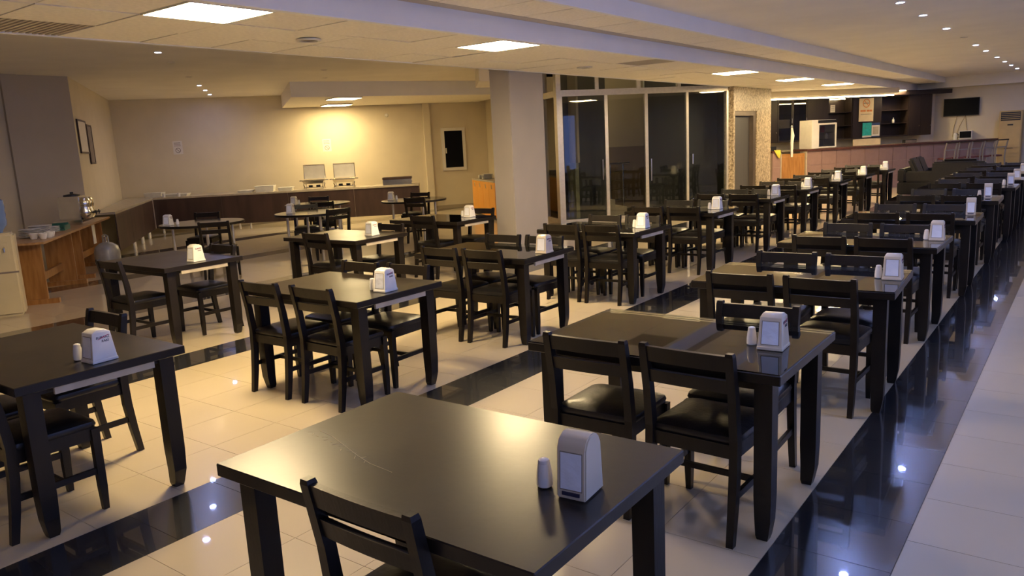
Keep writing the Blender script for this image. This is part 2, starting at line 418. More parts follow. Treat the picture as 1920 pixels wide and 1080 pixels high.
# stairwell behind the glass
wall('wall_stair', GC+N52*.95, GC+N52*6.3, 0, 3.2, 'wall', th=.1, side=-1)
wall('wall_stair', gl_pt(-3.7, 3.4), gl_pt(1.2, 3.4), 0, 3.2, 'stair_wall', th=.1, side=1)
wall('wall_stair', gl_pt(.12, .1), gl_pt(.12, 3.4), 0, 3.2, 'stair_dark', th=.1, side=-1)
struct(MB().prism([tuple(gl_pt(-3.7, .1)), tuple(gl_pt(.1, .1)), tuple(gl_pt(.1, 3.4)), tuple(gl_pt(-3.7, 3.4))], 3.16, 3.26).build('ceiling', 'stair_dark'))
# added dark partitions stand in for the gloom behind the other panes
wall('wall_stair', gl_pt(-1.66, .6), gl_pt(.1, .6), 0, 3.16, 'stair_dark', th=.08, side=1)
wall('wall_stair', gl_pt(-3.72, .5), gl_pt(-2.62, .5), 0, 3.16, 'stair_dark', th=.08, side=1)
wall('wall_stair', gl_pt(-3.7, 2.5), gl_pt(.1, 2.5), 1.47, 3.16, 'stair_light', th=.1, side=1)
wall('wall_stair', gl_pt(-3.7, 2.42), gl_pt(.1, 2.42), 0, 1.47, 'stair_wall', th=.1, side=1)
Mg = frame_at(GR, A52)
sr = thing('stair_railing', 'steel stair railing with four bars seen through the glass doors', 'railing', (*gl_pt(-1.85, 1.7), 0), A52)
for xx in (-.2, .12):
    MB().tube([(xx, 0, 0), (xx, 0, 1.08)], .022, 10).build('post', 'chrome', sr, smooth=True)
for zz in (.25, .48, .70, .9):
    MB().tube([(-.2, 0, zz), (.3, .25, zz+.02)], .011, 8).build('rail', 'chrome', sr, smooth=True)
MB().tube([(-.22, 0, 1.1), (.32, .1, 1.1)], .03, 10).build('handrail', 'chrome', sr, smooth=True)
MB().tube([(-.2, 0, 1.1), (-.75, .3, 1.75)], .02, 8).build('handrail', 'chrome', sr, smooth=True)
sl = thing('stair_fill_lamp', 'unseen warm globe lamp added to brighten the stairwell behind the glass', 'lamp', (*gl_pt(-2.15, .95), 3.02), A52)  # added fill lamp, kept out of view above the header
MB().lathe([(.001, -.06), (.04, -.05), (.07, 0), (.05, .06), (.001, .07)], 20).build('globe', 'stair_fill_on', sl, smooth=True)
MB().lathe([(.03, .07), (.06, .075), (.06, .135), (.001, .138)], 16).build('base', 'white_plastic', sl, smooth=True)
st = thing('staircase', 'beige stone stair steps behind the glass doors', 'stairs', (*gl_pt(-2.3, .75), 0), A52)
for k in range(4):
    MB().box(0-.28*k, .28-.28*k, .1, .85, 0, .17*(k+1)).build('step', 'stair_light', st)
# glass screen
gs = struct(MB().box(-3.90, .06, -.05, .05, 2.56, 2.68).box(-3.90, -3.78, -.06, .06, 0, 2.56).box(-.06, .06, -.06, .06, 0, 2.56)
            .box(-2.855, -2.785, -.03, .03, 0, 2.56).box(-1.955, -1.885, -.03, .03, 0, 2.56).box(-1.0, -.945, -.03, .03, 0, 2.56)
            .box(-3.90, .06, -.03, .03, 0, .06)
            .box(-3.05, -2.97, -.03, .03, 2.68, 3.16).box(-2.12, -2.04, -.03, .03, 2.68, 3.16).box(-1.2, -1.12, -.03, .03, 2.68, 3.16).box(-3.9, -3.8, -.05, .05, 2.68, 3.16)
            .xform(Mg).build('door_2', 'alu'))
for a, c in ((-3.78, -2.855), (-2.785, -1.955), (-1.885, -1.0), (-.945, -.06)):
    MB().box(a+.005, c-.005, -.006, .006, .065, 2.555).xform(Mg).build('pane', 'door_glass', gs)
for a, c in ((-3.8, -3.05), (-2.97, -2.12), (-2.04, -1.2), (-1.12, .05)):
    MB().box(a+.005, c-.005, -.006, .006, 2.685, 3.155).xform(Mg).build('pane', 'door_glass', gs)
for a, z0, z1 in ((-2.93, .84, 1.26), (-1.83, .76, 1.22), (-.86, 1.06, 1.27)):
    MB().tube([(a, -.05, z0), (a, -.05, z1)], .014, 8).xform(Mg).build('handle', 'chrome', gs, smooth=True)
# glazed return beside the column
Mr = frame_at(GC, A52+R(90))
gr_ = struct(MB().box(.05, .12, -.04, .04, 0, 3.16).box(.88, .95, -.04, .04, 0, 3.16).box(.05, .95, -.04, .04, 2.56, 2.68).box(.05, .95, -.04, .04, 0, .08).xform(Mr).build('window_12', 'alu'))
MB().box(.125, .875, -.006, .006, .085, 2.555).xform(Mr).build('pane', 'door_glass', gr_)
struct(MB().box(.02, .98, -.42, -.34, 0, 1.22).xform(Mr).build('trim_8', 'green_tile'))
struct(MB().box(.02, .98, -.45, -.40, 1.22, 3.16).xform(Mr).build('wall_stair', 'stair_light'))
# small pvc window on the buffet-side wall
aw = math.atan2(wb2[1]-WB[1], wb2[0]-WB[0]); Mw = frame_at(WB, aw)
w1 = struct(MB().box(.28, .95, -.05, -.005, 1.03, 1.11).box(.28, .95, -.05, -.005, 2.10, 2.18).box(.28, .36, -.05, -.005, 1.11, 2.10).box(.87, .95, -.05, -.005, 1.11, 2.10).xform(Mw).build('window_1', 'pvc'))
MB().box(.36, .87, -.028, -.016, 1.11, 2.10).xform(Mw).build('pane', 'screen', w1)
MB().box(.37, .40, -.07, -.05, 1.50, 1.64).xform(Mw).build('handle', 'pvc', w1)
# baseboards of the wing
for nm, p, q in (('baseboard_back', WA, WB), ('baseboard_window', WB, wb2)):
    p = Vector(p); q = Vector(q); d = (q-p).normalized(); nn = Vector((d.y, -d.x))*.02
    struct(MB().prism([tuple(p), tuple(p+nn), tuple(q+nn), tuple(q)], 0, .09).build(nm, 'stair_light'))

# ---------------------------------------------------------------- ceiling lights
ORD = ['first', 'second', 'third', 'fourth', 'fifth', 'sixth', 'seventh', 'eighth', 'ninth', 'tenth', 'eleventh', 'twelfth', 'thirteenth', 'fourteenth', 'fifteenth', 'sixteenth']
def panel_light(label, loc, rz, sx, sy, group, mt='panel_on'):
    t = thing('ceiling_panel_light', label, 'ceiling light', loc, rz, group)
    hx, hy = sx/2, sy/2
    MB().box(-hx, hx, -hy, -hy+.012, -.004, .03).box(-hx, hx, hy-.012, hy, -.004, .03).box(-hx, -hx+.012, -hy+.012, hy-.012, -.004, .03).box(hx-.012, hx, -hy+.012, hy-.012, -.004, .03).build('frame', 'pvc', t)
    MB().box(-hx+.012, hx-.012, -hy+.012, hy-.012, .0, .02).build('diffuser', mt, t)
    return t
for i, r_ in enumerate(PANEL_ROWS):
    panel_light('lit square ceiling panel, %s from the bar end of the tiled ceiling band' % ORD[len(PANEL_ROWS)-1-i], (-4.83, PY0+PY*(r_+.5), Z_BAND), 0, .592, PY-.01, 'lit panels in the tiled ceiling band')
ds = Vector((-11.55+13.45, 15.0-10.55)).normalized(); asf = math.atan2(ds.y, ds.x)
panel_light('lit ceiling panel at the front edge of the soffit above the buffet', (-13.32, 11.86, Z_SOFFIT-.03), asf, .64, .64, 'lit panels under the buffet soffit', 'panel_soft')
panel_light('lit ceiling panel deep under the soffit close to the buffet back wall', (-15.2, 13.28, Z_SOFFIT-.03), asf, .64, .64, 'lit panels under the buffet soffit', 'panel_soft')
for (c, r_), lab in zip(VENTS, ('grey ribbed ceiling vent tile at the wing edge of the tiled band', 'grey ceiling vent tile beside the violet beam before the glass doors')):
    t = thing('ceiling_vent', lab, 'vent', (-6.33+.3+.6*c, PY0+PY*(r_+.5), Z_BAND+.005))
    MB().box(-.296, .296, -.316, .316, .012, .03).build('backing', 'wall_grey', t)
    for k in range(14):
        MB().box(-.29, .29, -.30+k*.0445, -.30+k*.0445+.022, 0, .012).build('slat', 'wall_grey', t)
# round downlights
def make_spot(lit, mt='spot_on'):
    t = thing('downlight', 'x', 'downlight')
    MB().lathe([(.041, .0), (.044, -.006), (.056, -.006), (.060, 0), (.060, .012), (.041, .012)], 20, cap=False).build('ring', 'spot_ring', t, smooth=True)
    if lit: MB().lathe([(.001, -.006), (.032, -.005), (.040, -.001), (.040, .008), (.001, .008)], 18).build('lamp', mt, t, smooth=True)
    else: MB().lathe([(.001, .002), (.040, .002), (.040, .008), (.001, .008)], 18).build('lamp', 'spot_off', t, smooth=True)
    return Proto(t)
sp_on = make_spot(True); sp_wing = make_spot(True, 'spot_dim'); sp_off = make_spot(False)
RY = [2.9, 4.6, 6.3, 8.0, 9.72, 11.12, 13.02, 16.4, 18.0, 20.15, 21.9, 23.6, 25.4]
vis_r = [y for y in RY if y > 9]
for i, y in enumerate(RY):
    n_ = len(RY)-1-i
    sp_on.put((-1.82, y, Z_SMOOTH), 0, 'lit cold blue downlight over the aisle, %s from the television wall' % ORD[n_], 'cold downlights along the aisle')
for i, y in enumerate([0.5, 2.9, 5.3, 7.7, 10.1, 12.5, 14.9, 17.3, 19.7, 22.1, 24.5]):
    sp_on.put((1.0, y, Z_SMOOTH), 0, 'lit cold blue downlight near the windows, %s from the television wall' % ORD[10-i], 'cold downlights near the windows')
sp_off.put((-1.80, 14.7, Z_SMOOTH), 0, 'unlit downlight in the aisle row of cold blue lamps')
LS = [(-8.87, 4.92), (-9.66, 5.52), (-10.49, 6.05), (-14.77, 9.32), (-15.76, 10.07), (-16.77, 10.82)]
for i, p in enumerate(LS):
    sp_wing.put((*p, Z_WING), 0, 'lit cold blue downlight in the wing ceiling, %s from the buffet back wall' % ORD[len(LS)-1-i], 'cold downlights in the wing')
for p, l in (((-11.47, 6.80), 'unlit downlight in the wing beside a lit cold blue one'), ((-13.31, 8.21), 'unlit downlight in the wing row nearer the buffet corner'), ((-11.33, 9.68), 'unlit downlight in the wing ceiling farther from the buffet soffit'), ((-12.52, 10.70), 'unlit downlight in the wing ceiling just before the buffet soffit')):
    sp_off.put((*p, Z_WING), 0, l)
dk = thing('recessed_downlight', 'x', 'downlight')
MB().lathe([(.075, 0), (.078, -.006), (.10, -.006), (.105, 0), (.105, .01), (.075, .01)], 24, cap=False).build('ring', 'spot_ring', dk, smooth=True)
MB().lathe([(.001, .004), (.075, .004), (.075, .009), (.001, .009)], 24).build('lamp', 'spot_off', dk, smooth=True)
dk = Proto(dk)
dk.put((-5.43, 4.50, Z_BAND-.014), 0, 'large unlit brown downlight in the tiled band between two lit panels', 'dark downlights in the tiled band')
dk.put((-5.54, 9.19, Z_BAND-.014), 0, 'large unlit dark downlight in the tiled band just past the column', 'dark downlights in the tiled band')

# ---------------------------------------------------------------- chair
def make_chair():
    t = thing('dining_chair', 'x', 'chair')
    W = .192
    # padded seat
    s = MB(); rings = []
    N = 8
    def ring(hx, y0, y1, z):
        pts = []; r_ = .035
        for cx, cy, a0 in ((hx-r_, y1-r_, 0), (-hx+r_, y1-r_, 90), (-hx+r_, y0+r_, 180), (hx-r_, y0+r_, 270)):
            for k in range(4):
                a = R(a0+30*k); pts.append((cx+r_*math.cos(a), cy+r_*math.sin(a), z))
        return pts
    s.loft([ring(.198, -.195, .185, .425), ring(.203, -.20, .19, .440), ring(.198, -.195, .185, .456), ring(.165, -.16, .155, .470), ring(.09, -.09, .09, .477)])
    s.build('seat', 'leather', t, smooth=True)
    MB().box(-W+.01, W-.01, .158, .180, .365, .425).box(-W+.01, W-.01, -.205, -.182, .365, .425).box(-W-.005, -W+.018, -.19, .165, .365, .425).box(W-.018, W+.005, -.19, .165, .365, .425).build('seat_frame', 'black_wood', t)
    for sx in (-1, 1):
        def sec(cx, cy, z, a, b): return [(cx-a/2, cy-b/2, z), (cx+a/2, cy-b/2, z), (cx+a/2, cy+b/2, z), (cx-a/2, cy+b/2, z)]
        MB().loft([sec(sx*W, .168, 0, .026, .028), sec(sx*W, .168, .12, .034, .036), sec(sx*W, .168, .42, .038, .038)]).build('leg', 'black_wood', t)
        MB().loft([sec(sx*W, -.245, 0, .030, .034), sec(sx*W, -.222, .15, .034, .040), sec(sx*W, -.205, .30, .036, .044), sec(sx*W, -.200, .45, .036, .044), sec(sx*W, -.218, .62, .035, .040), sec(sx*W, -.255, .815, .034, .034), sec(sx*W, -.257, .83, .028, .028)]).build('back_post', 'black_wood', t)
        MB().bar((sx*W, -.21, .205), (sx*W, .168, .205), .018, .030).build('stretcher', 'black_wood', t)
    def rail(z0, z1, y0, y1, bow):
        secs = []
        for k in range(7):
            u = k/6*2-1; x = u*(W-.012); c = -bow*(1-u*u)
            secs.append([(x, y0-.011+c, z0), (x, y0+.011+c, z0), (x, y1+.011+c, z1), (x, y1-.011+c, z1)])
        return MB().loft(secs)
    rail(.750, .818, -.243, -.256, .006).build('back_rail', 'black_wood', t)
    rail(.655, .712, -.224, -.236, .006).build('back_rail', 'black_wood', t)
    MB().bar((-W, .0, .205), (W, .0, .205), .016, .026).build('stretcher', 'black_wood', t)
    return Proto(t)
CH = make_chair()
BACK = .256     # back top lies this far behind the chair's centre
def chair(bx, by, rz, label, group, jit=1.0):
    rz += R(random.uniform(-2, 2))*jit
    x = bx - BACK*math.sin(rz)*1.0; y = by + BACK*math.cos(rz)
    return CH.put((x, y, 0), rz, label, group)

# ---------------------------------------------------------------- square-cornered table
TW, TD, TH = 1.205, .80, .75
def make_table(glass, strip):
    t = thing('dining_table', 'x', 'table')
    hw, hd = TW/2, TD/2
    zt = TH-.006 if glass else TH
    MB().box(-hw, hw, -hd, hd, zt-.042, zt).build('table_top', 'black_top', t, bevel=.003, seg=1)
    if glass: MB().box(-hw+.004, hw-.004, -hd+.004, hd-.004, zt+.0005, zt+.0055).build('glass_sheet', 'table_glass', t)
    zb = zt-.042
    for sx in (-1, 1):
        for sy in (-1, 1):
            cx, cy = sx*(hw-.082), sy*(hd-.082)
            def sec(a, z, ox=0, oy=0): return [(cx-a/2+ox, cy-a/2+oy, z), (cx+a/2+ox, cy-a/2+oy, z), (cx+a/2+ox, cy+a/2+oy, z), (cx-a/2+ox, cy+a/2+oy, z)]
            k = .006
            MB().loft([sec(.044, 0, -sx*k, -sy*k), sec(.054, .02, -sx*k, -sy*k), sec(.066, .09), sec(.073, .20), sec(.074, .45), sec(.074, zb)]).build('leg', 'black_wood', t)
    for sy in (-1, 1):
        MB().box(-hw+.10, hw-.10, sy*(hd-.10)-.012, sy*(hd-.10)+.012, zb-.055, zb).build('apron', 'black_wood', t)
    for sx in (-1, 1):
        MB().box(sx*(hw-.07)-.012, sx*(hw-.07)+.012, -hd+.10, hd-.10, zb-.03, zb).build('apron', 'black_wood', t)
        if strip: MB().box(sx*(hw-.016)-.008, sx*(hw-.016)+.008, -.235, .235, zb-.033, zb-.001).build('edge_strip', 'rail_pale', t)
    return Proto(t)
TABLES = {(g, st): make_table(g, st) for g, st in ((True, True), (False, True), (True, False), (False, False))}

# ---------------------------------------------------------------- napkin dispenser and shaker
def make_holder(rounded, cream, logo):
    t = thing('napkin_dispenser', 'x', 'napkin dispenser')
    pm = 'cream_plastic' if cream else 'white_plastic'
    wx, dy, hh = (.086, .112, .172) if rounded else (.105, .120, .156)
    b = MB()
    if rounded:
        prof = [(-dy/2, 0), (dy/2, 0), (dy/2-.010, hh-.035), (dy/2-.022, hh-.012), (dy/2-.045, hh), (-dy/2+.045, hh), (-dy/2+.022, hh-.012), (-dy/2+.010, hh-.035)]
        b.loft([[(-wx/2, y, z) for y, z in prof], [(wx/2, y, z) for y, z in prof]])
        b.build('body', pm, t, bevel=.004, seg=2, smooth=True)
        yf = -dy/2
        # napkin window: slightly inclined with the front face
        sl = .010/(hh-.035)
        z0, z1 = .028, hh-.045
        MB().loft([[(-.031, yf+sl*z0-.0015, z0), (.031, yf+sl*z0-.0015, z0), (.031, yf+sl*z0+.01, z0), (-.031, yf+sl*z0+.01, z0)],
                   [(-.031, yf+sl*z1-.0015, z1), (.031, yf+sl*z1-.0015, z1), (.031, yf+sl*z1+.01, z1), (-.031, yf+sl*z1+.01, z1)]]).build('napkin', 'napkin', t)
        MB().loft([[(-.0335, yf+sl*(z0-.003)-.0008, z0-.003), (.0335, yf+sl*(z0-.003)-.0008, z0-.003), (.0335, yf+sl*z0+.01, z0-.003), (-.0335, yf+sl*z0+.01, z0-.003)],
                   [(-.0335, yf+sl*(z1+.003)-.0008, z1+.003), (.0335, yf+sl*(z1+.003)-.0008, z1+.003), (.0335, yf+sl*z1+.01, z1+.003), (-.0335, yf+sl*z1+.01, z1+.003)]]).build('window_rim', 'slot_shade', t)  # dark outline painted as the shadow gap round the napkin
        MB().box(-.026, .026, yf-.0016, yf+.006, .011, .021).build('name_plate', 'ink_black', t)
    else:
        tp = .016
        b.loft([[(-wx/2-.003, -dy/2-.003, 0), (wx/2+.003, -dy/2-.003, 0), (wx/2+.003, dy/2+.003, 0), (-wx/2-.003, dy/2+.003, 0)],
                [(-wx/2-.003, -dy/2-.003, .012), (wx/2+.003, -dy/2-.003, .012), (wx/2+.003, dy/2+.003, .012), (-wx/2-.003, dy/2+.003, .012)],
                [(-wx/2, -dy/2, .016), (wx/2, -dy/2, .016), (wx/2, dy/2, .016), (-wx/2, dy/2, .016)],
                [(-wx/2+.006, -dy/2+tp, hh-.014), (wx/2-.006, -dy/2+tp, hh-.014), (wx/2-.006, dy/2-tp, hh-.014), (-wx/2+.006, dy/2-tp, hh-.014)],
                [(-wx/2+.012, -dy/2+tp+.024, hh), (wx/2-.012, -dy/2+tp+.024, hh), (wx/2-.012, dy/2-tp-.024, hh), (-wx/2+.012, dy/2-tp-.024, hh)]])
        b.build('body', pm, t, bevel=.002, seg=1, smooth=True)
        for s in (-1, 1):
            def yy(z): return s*(dy/2-tp*(z-.016)/(hh-.030))
            z0, z1 = .026, hh-.032
            MB().loft([[(-.036, yy(z0)+s*.001, z0), (.036, yy(z0)+s*.001, z0), (.036, yy(z0)-s*.01, z0), (-.036, yy(z0)-s*.01, z0)],
                       [(-.034, yy(z1)+s*.001, z1), (.034, yy(z1)+s*.001, z1), (.034, yy(z1)-s*.01, z1), (-.034, yy(z1)-s*.01, z1)]]).build('napkin', 'napkin', t)
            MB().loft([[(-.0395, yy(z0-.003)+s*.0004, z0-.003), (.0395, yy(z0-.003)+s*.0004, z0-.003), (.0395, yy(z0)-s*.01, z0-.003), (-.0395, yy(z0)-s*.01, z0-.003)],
                       [(-.0375, yy(z1+.003)+s*.0004, z1+.003), (.0375, yy(z1+.003)+s*.0004, z1+.003), (.0375, yy(z1)-s*.01, z1+.003), (-.0375, yy(z1)-s*.01, z1+.003)]]).build('window_rim', 'slot_shade', t)  # shade at the napkin slot edge, put in as a dark rim
        if logo:
            tilt = math.atan2(.006, hh-.03)
            for txt, z, mt, dyo, sz in (('BURGAZ', .118, 'ink_black', .003, .0168), ('RAKI', .100, 'ink_black', .013, .0168)):
                xx = wx/2-.006*(z-.016)/(hh-.03)+.0006
                Mx = Matrix.Translation((xx, dyo, z)) @ Matrix.Rotation(-tilt, 4, 'Y') @ Matrix.Rotation(R(90), 4, 'Z') @ Matrix.Rotation(R(90), 4, 'X')
                text_part(txt, sz, mt, t, Mx, shear=.15)
            xs = wx/2-.006*(.112-.016)/(hh-.03)+.0004
            MB().loft([[(xs, -.022, .108), (xs+.0006, -.022, .108), (xs+.0006, -.020, .1105), (xs, -.020, .1105)],
                       [(xs, .004, .117), (xs+.0006, .004, .117), (xs+.0006, .003, .1205), (xs, .003, .1205)],
                       [(xs-.0002, .034, .127), (xs+.0004, .034, .127), (xs+.0004, .034, .129), (xs-.0002, .034, .129)]]).build('swoosh', 'ink_red', t)
    return Proto(t)
HR = make_holder(True, True, False); HL = make_holder(False, False, True); HP = make_holder(False, True, True)
def make_shaker():
    t = thing('salt_shaker', 'x', 'shaker')
    N = 10
    MB().lathe([(.018, 0), (.0225, .004), (.0228, .025), (.0185, .060), (.017, .068)], N).build('body', 'porcelain', t, smooth=True)
    MB().lathe([(.0165, .068), (.0168, .072), (.0150, .078), (.009, .0815), (.001, .082)], 12).build('cap', 'porcelain', t, smooth=True)
    return Proto(t)
SH = make_shaker()

# ---------------------------------------------------------------- table rows
R_T = [(-1.53, 1.649, .48), (-1.516, 3.308, -.06), (-1.47, 5.08, 3.1), (-1.499, 6.936, -.28), (-1.462, 8.844, .87), (-1.455, 10.94, .97), (-1.43, 13.0, 0), (-1.43, 14.55, 0), (-1.43, 16.15, 0), (-1.43, 17.85, 0)]
M_T = [(-4.275, 1.656, .3), (-4.251, 3.612, -.12), (-4.285, 5.432, 2.09), (-4.209, 7.268, -1.04), (-4.186, 9.214, -.22), (-4.15, 11.15, 0), (-4.14, 12.86, 0), (-4.12, 14.66, 0), (-4.09, 16.45, 0), (-4.04, 18.2, 0)]
L_T = [(-7.103, 3.943, .14), (-6.81, 5.909, .49), (-6.953, 7.744, -.21)]
H_POS = {('R', 0): [(-1.05, 1.652), (-1.153, 1.632)], ('R', 1): [(-1.068, 3.292), (-1.167, 3.299)], ('R', 2): [(-.94, 5.14), (-1.022, 5.135)], ('R', 3): [(-.967, 7.0), (-1.045, 7.0)],
         ('R', 4): [(-.953, 8.98)], ('R', 5): [(-1.0, 11.03), (-1.10, 11.12)], ('R', 6): [(-.92, 13.07), (-1.0, 13.08)], ('R', 7): [(-.94, 14.45)], ('R', 8): [(-.96, 16.13)],
         ('M', 0): [(-3.797, 1.69), (-3.905, 1.64)], ('M', 1): [(-3.765, 3.575), (-3.872, 3.56)], ('M', 2): [(-3.722, 5.417)], ('M', 3): [(-3.73, 7.262), (-3.83, 7.27)], ('M', 4): [(-3.738, 9.29), (-3.82, 9.25)],
         ('M', 5): [(-3.68, 11.36), (-3.79, 11.38)], ('M', 6): [(-3.676, 12.94), (-3.765, 12.95)], ('M', 7): [(-3.68, 14.8), (-3.80, 14.92)], ('M', 8): [(-3.62, 16.46), (-3.72, 16.55)], ('M', 9): [(-3.585, 18.3), (-3.68, 18.36)],
         ('L', 0): [(-6.653, 3.95)], ('L', 1): [(-6.42, 5.96)], ('L', 2): [(-6.61, 7.9), (-6.73, 7.9)]}
def tref(row, i):
    if row == 'R': return 'aisle-row table %s from the sofas' % ORD[len(R_T)-1-i]
    if row == 'M': return 'middle-row table %s from the bar' % ORD[len(M_T)-1-i]
    return 'square table %s from the orange cabinet' % ORD[len(L_T)-1-i]
GNAME = {'R': 'aisle row', 'M': 'middle row', 'L': 'row before the round tables'}
for row, TT in (('R', R_T), ('M', M_T), ('L', L_T)):
    for i, (x, y, a) in enumerate(TT):
        gl = (row == 'R' and i > 0) or (row == 'M' and i > 1) or (row == 'L' and i == 2)
        tr = tref(row, i)
        lab = 'black wooden dining table with %s, %s' % ('glass sheet top' if gl else 'bare worn top', tr.replace(' table', '', 1) if row != 'L' else tr.replace('square table ', 'square-cornered, '))
        TABLES[(gl, row != 'R')].put((x, y, 0), R(a), lab, 'dining tables in the ' + GNAME[row])
        hp = H_POS.get((row, i))
        if hp:
            pr = HR if (row == 'R' and i in (0, 4, 5, 6)) else (HP if (row == 'R' or (row == 'M' and i == 2)) else HL)
            kind = 'rounded cream napkin dispenser' if pr is HR else ('square cream napkin dispenser' if pr is HP else 'white napkin dispenser with brand lettering')
            z = TH+.001
            pr.put((*hp[0], z), R(5 if pr is HR else 3), '%s on the %s' % (kind, tr), 'napkin dispensers on the ' + GNAME[row])
            if len(hp) > 1: SH.put((*hp[1], z), 0, 'small white salt shaker on the %s' % tr, 'shakers on the ' + GNAME[row])
        # chairs: (dx, back y offset, facing)
        if row == 'L':
            seats = {0: [(.06, -.61, 0), (.10, .52, 1)], 1: [(.02, -.45, 0), (.22, .52, 1)], 2: [(.05, -.45, 0), (.20, .60, 1)]}[i]
        elif row == 'R' and i == 0: seats = [(.09, -.44, 0)]
        elif row == 'R' and i == 1: seats = [(-.245, -.465, 0), (.232, -.455, 0), (.205, .48, 1)]
        elif row == 'M' and i == 0: seats = [(-.28, -.50, 0), (.255, -.455, 0), (-.355, .48, 1)]
        elif row == 'M' and i == 1: seats = [(-.35, -.445, 0), (.20, -.435, 0), (-.345, .505, 1), (.14, .54, 1)]
        else: seats = [(-.245, -.47, 0), (.235, -.47, 0), (-.245, .47, 1), (.235, .47, 1)]
        for dx, dy, fc in seats:
            side = 'bar side' if fc else 'side away from bar'
            if row == 'L': lab = 'black padded chair at %s, %s' % (tr, side)
            elif row == 'R' and i == 0: lab = 'black padded chair at bare-topped aisle-row table, its only chair'
            else:
                end = ('aisle end' if dx > 0 else 'inner end') if row == 'R' else ('aisle end' if dx > 0 else 'buffet end')
                lab = 'black padded chair, %s, %s, %s' % (side, end, tr)
            chair(x+dx, y+dy, R(180) if fc else 0, lab, 'chairs at the ' + GNAME[row])

# scratches on the bare table top nearest the aisle
sc = MB(); ZS = TH+.0004
line = [(-2.06, 1.60), (-1.98, 1.585), (-1.88, 1.55), (-1.78, 1.515), (-1.70, 1.492), (-1.594, 1.48)]
for (xa, ya), (xb, yb) in zip(line[:-1], line[1:]): sc.bar((xa, ya, ZS), (xb, yb, ZS), .0022, .0005)
for k in range(14):
    u = k/13; x = -2.09+.36*u; y = 1.575-.075*u
    sc.bar((x, y+random.uniform(-.006, .006), ZS), (x+random.uniform(.006, .02), y+random.uniform(-.02, .02), ZS), .0018, .0005)
sco = sc.build('scratch_mark', 'scratch'); sco['kind'] = 'stuff'
t0 = [o for o in COL.objects if o.name.startswith('dining_table') and abs(o.location.x+1.53) < .01 and abs(o.location.y-1.649) < .01][0]
sco.parent = t0; sco.matrix_parent_inverse = (Matrix.Translation(t0.location) @ Matrix.Rotation(t0.rotation_euler.z, 4, 'Z')).inverted()

# ---------------------------------------------------------------- round tables
def make_round():
    t = thing('round_table', 'x', 'table')
    MB().lathe([(.001, .722), (.58, .722), (.598, .728), (.60, .738), (.597, .749), (.001, .75)], 48).build('table_top', 'round_top', t, smooth=True)
    MB().lathe([(.594, .712), (.604, .715), (.604, .746), (.598, .7485)], 48, cap=False).build('edge_band', 'black_wood', t, smooth=True)
    for k in range(4):
        a = R(45+90*k)
        MB().tube([(.42*math.cos(a), .42*math.sin(a), .0), (.42*math.cos(a), .42*math.sin(a), .722)], .022, 10).build('leg', 'alu', t, smooth=True)
    MB().bar((.42*math.cos(R(45)), .42*math.sin(R(45)), .25), (.42*math.cos(R(225)), .42*math.sin(R(225)), .25), .02, .03).build('crossbar', 'alu', t)
    MB().bar((.42*math.cos(R(135)), .42*math.sin(R(135)), .28), (.42*math.cos(R(315)), .42*math.sin(R(315)), .28), .02, .03).build('crossbar', 'alu', t)
    return Proto(t)
MT['round_top'] = mat('glossy_round_top', (0.035, 0.028, 0.026), 0.12, noise=0.2, nscale=6)
RT = make_round()
RPOS = [((-10.68, 6.516), 'round table nearest the wooden trestle tables'), ((-10.13, 8.155), 'round table nearest the square tables'), ((-11.74, 9.58), 'round table nearest the chafing dishes'), ((-10.12, 10.51), 'round table nearest the orange cabinet')]
RH = [[(-10.82, 6.06), (-10.76, 6.17)], [(-10.33, 7.87)], [(-12.01, 9.25), (-12.02, 9.37)], [(-10.50, 10.30), (-10.43, 10.37)]]
RC = [[(-9.68, 6.07, 46), (-11.55, 7.15, 215)], [(-9.35, 8.02, 80), (-10.9, 8.62, 232)], [(-11.05, 9.12, 40), (-12.45, 10.2, 215)], [(-9.62, 10.0, 15), (-10.6, 11.2, 195)]]
for (p, nm), hp, cs in zip(RPOS, RH, RC):
    RT.put((*p, 0), R(20), 'dark topped ' + nm + ', on metal tube legs', 'round tables in the wing')
    HL.put((*hp[0], TH+.001), R(30), 'white napkin dispenser on the ' + nm, 'napkin dispensers on the round tables')
    if len(hp) > 1: SH.put((*hp[1], TH+.001), 0, 'small white salt shaker on the ' + nm, 'shakers on the round tables')
    for k, (x, y, a) in enumerate(cs):
        chair(x, y, R(a), 'black padded chair at %s, %s' % (nm, 'buffet side' if k else 'side away from buffet'), 'chairs at the round tables')

# ---------------------------------------------------------------- buffet
J = Vector((-13.75, 6.75)); K = Vector((-17.5, 9.5)); E_ = Vector((-12.9, 13.6)); ZC = .84
def buffet(p, q, label, posts, depth):
    d = (q-p); L = d.length; ang = math.atan2(d.y, d.x)
    t = thing('buffet_counter', label, 'counter', (p.x, p.y, 0), ang, 'buffet counter sections')
    npan = 4
    return t, L, ang
t, L, ang = buffet(K, E_, 'long dark brown buffet counter carrying the chafing dishes', 0, .6)
npan = 4
for k in range(npan):
    MB().box(L*k/npan+.002, L*(k+1)/npan-.002, 0, .02, .14, ZC-.04).build('front_panel', 'buffet', t)
MB().box(L-.02, L, .022, .62, .14, ZC-.04).build('end_panel', 'buffet', t)
for xx in (.15, 1.9, 2.15, 4.25, 4.45, L-.25, L-.1):
    for yy in (.035,):
        MB().lathe([(.02, 0), (.026, .01), (.026, .06), (.022, .14)], 12, (xx, yy, 0)).build('leg', 'white_plastic', t, smooth=True)  # white stands in for the brightness of the chrome legs
t, L2, ang2 = buffet(K, J, 'short dark brown buffet counter beside the gas cylinder', 0, .4)
for k in range(3):
    MB().box(.05+(L2-.05)*k/3+.002, .05+(L2-.05)*(k+1)/3-.002, -.02, 0, .14, ZC-.04).build('front_panel', 'buffet', t)
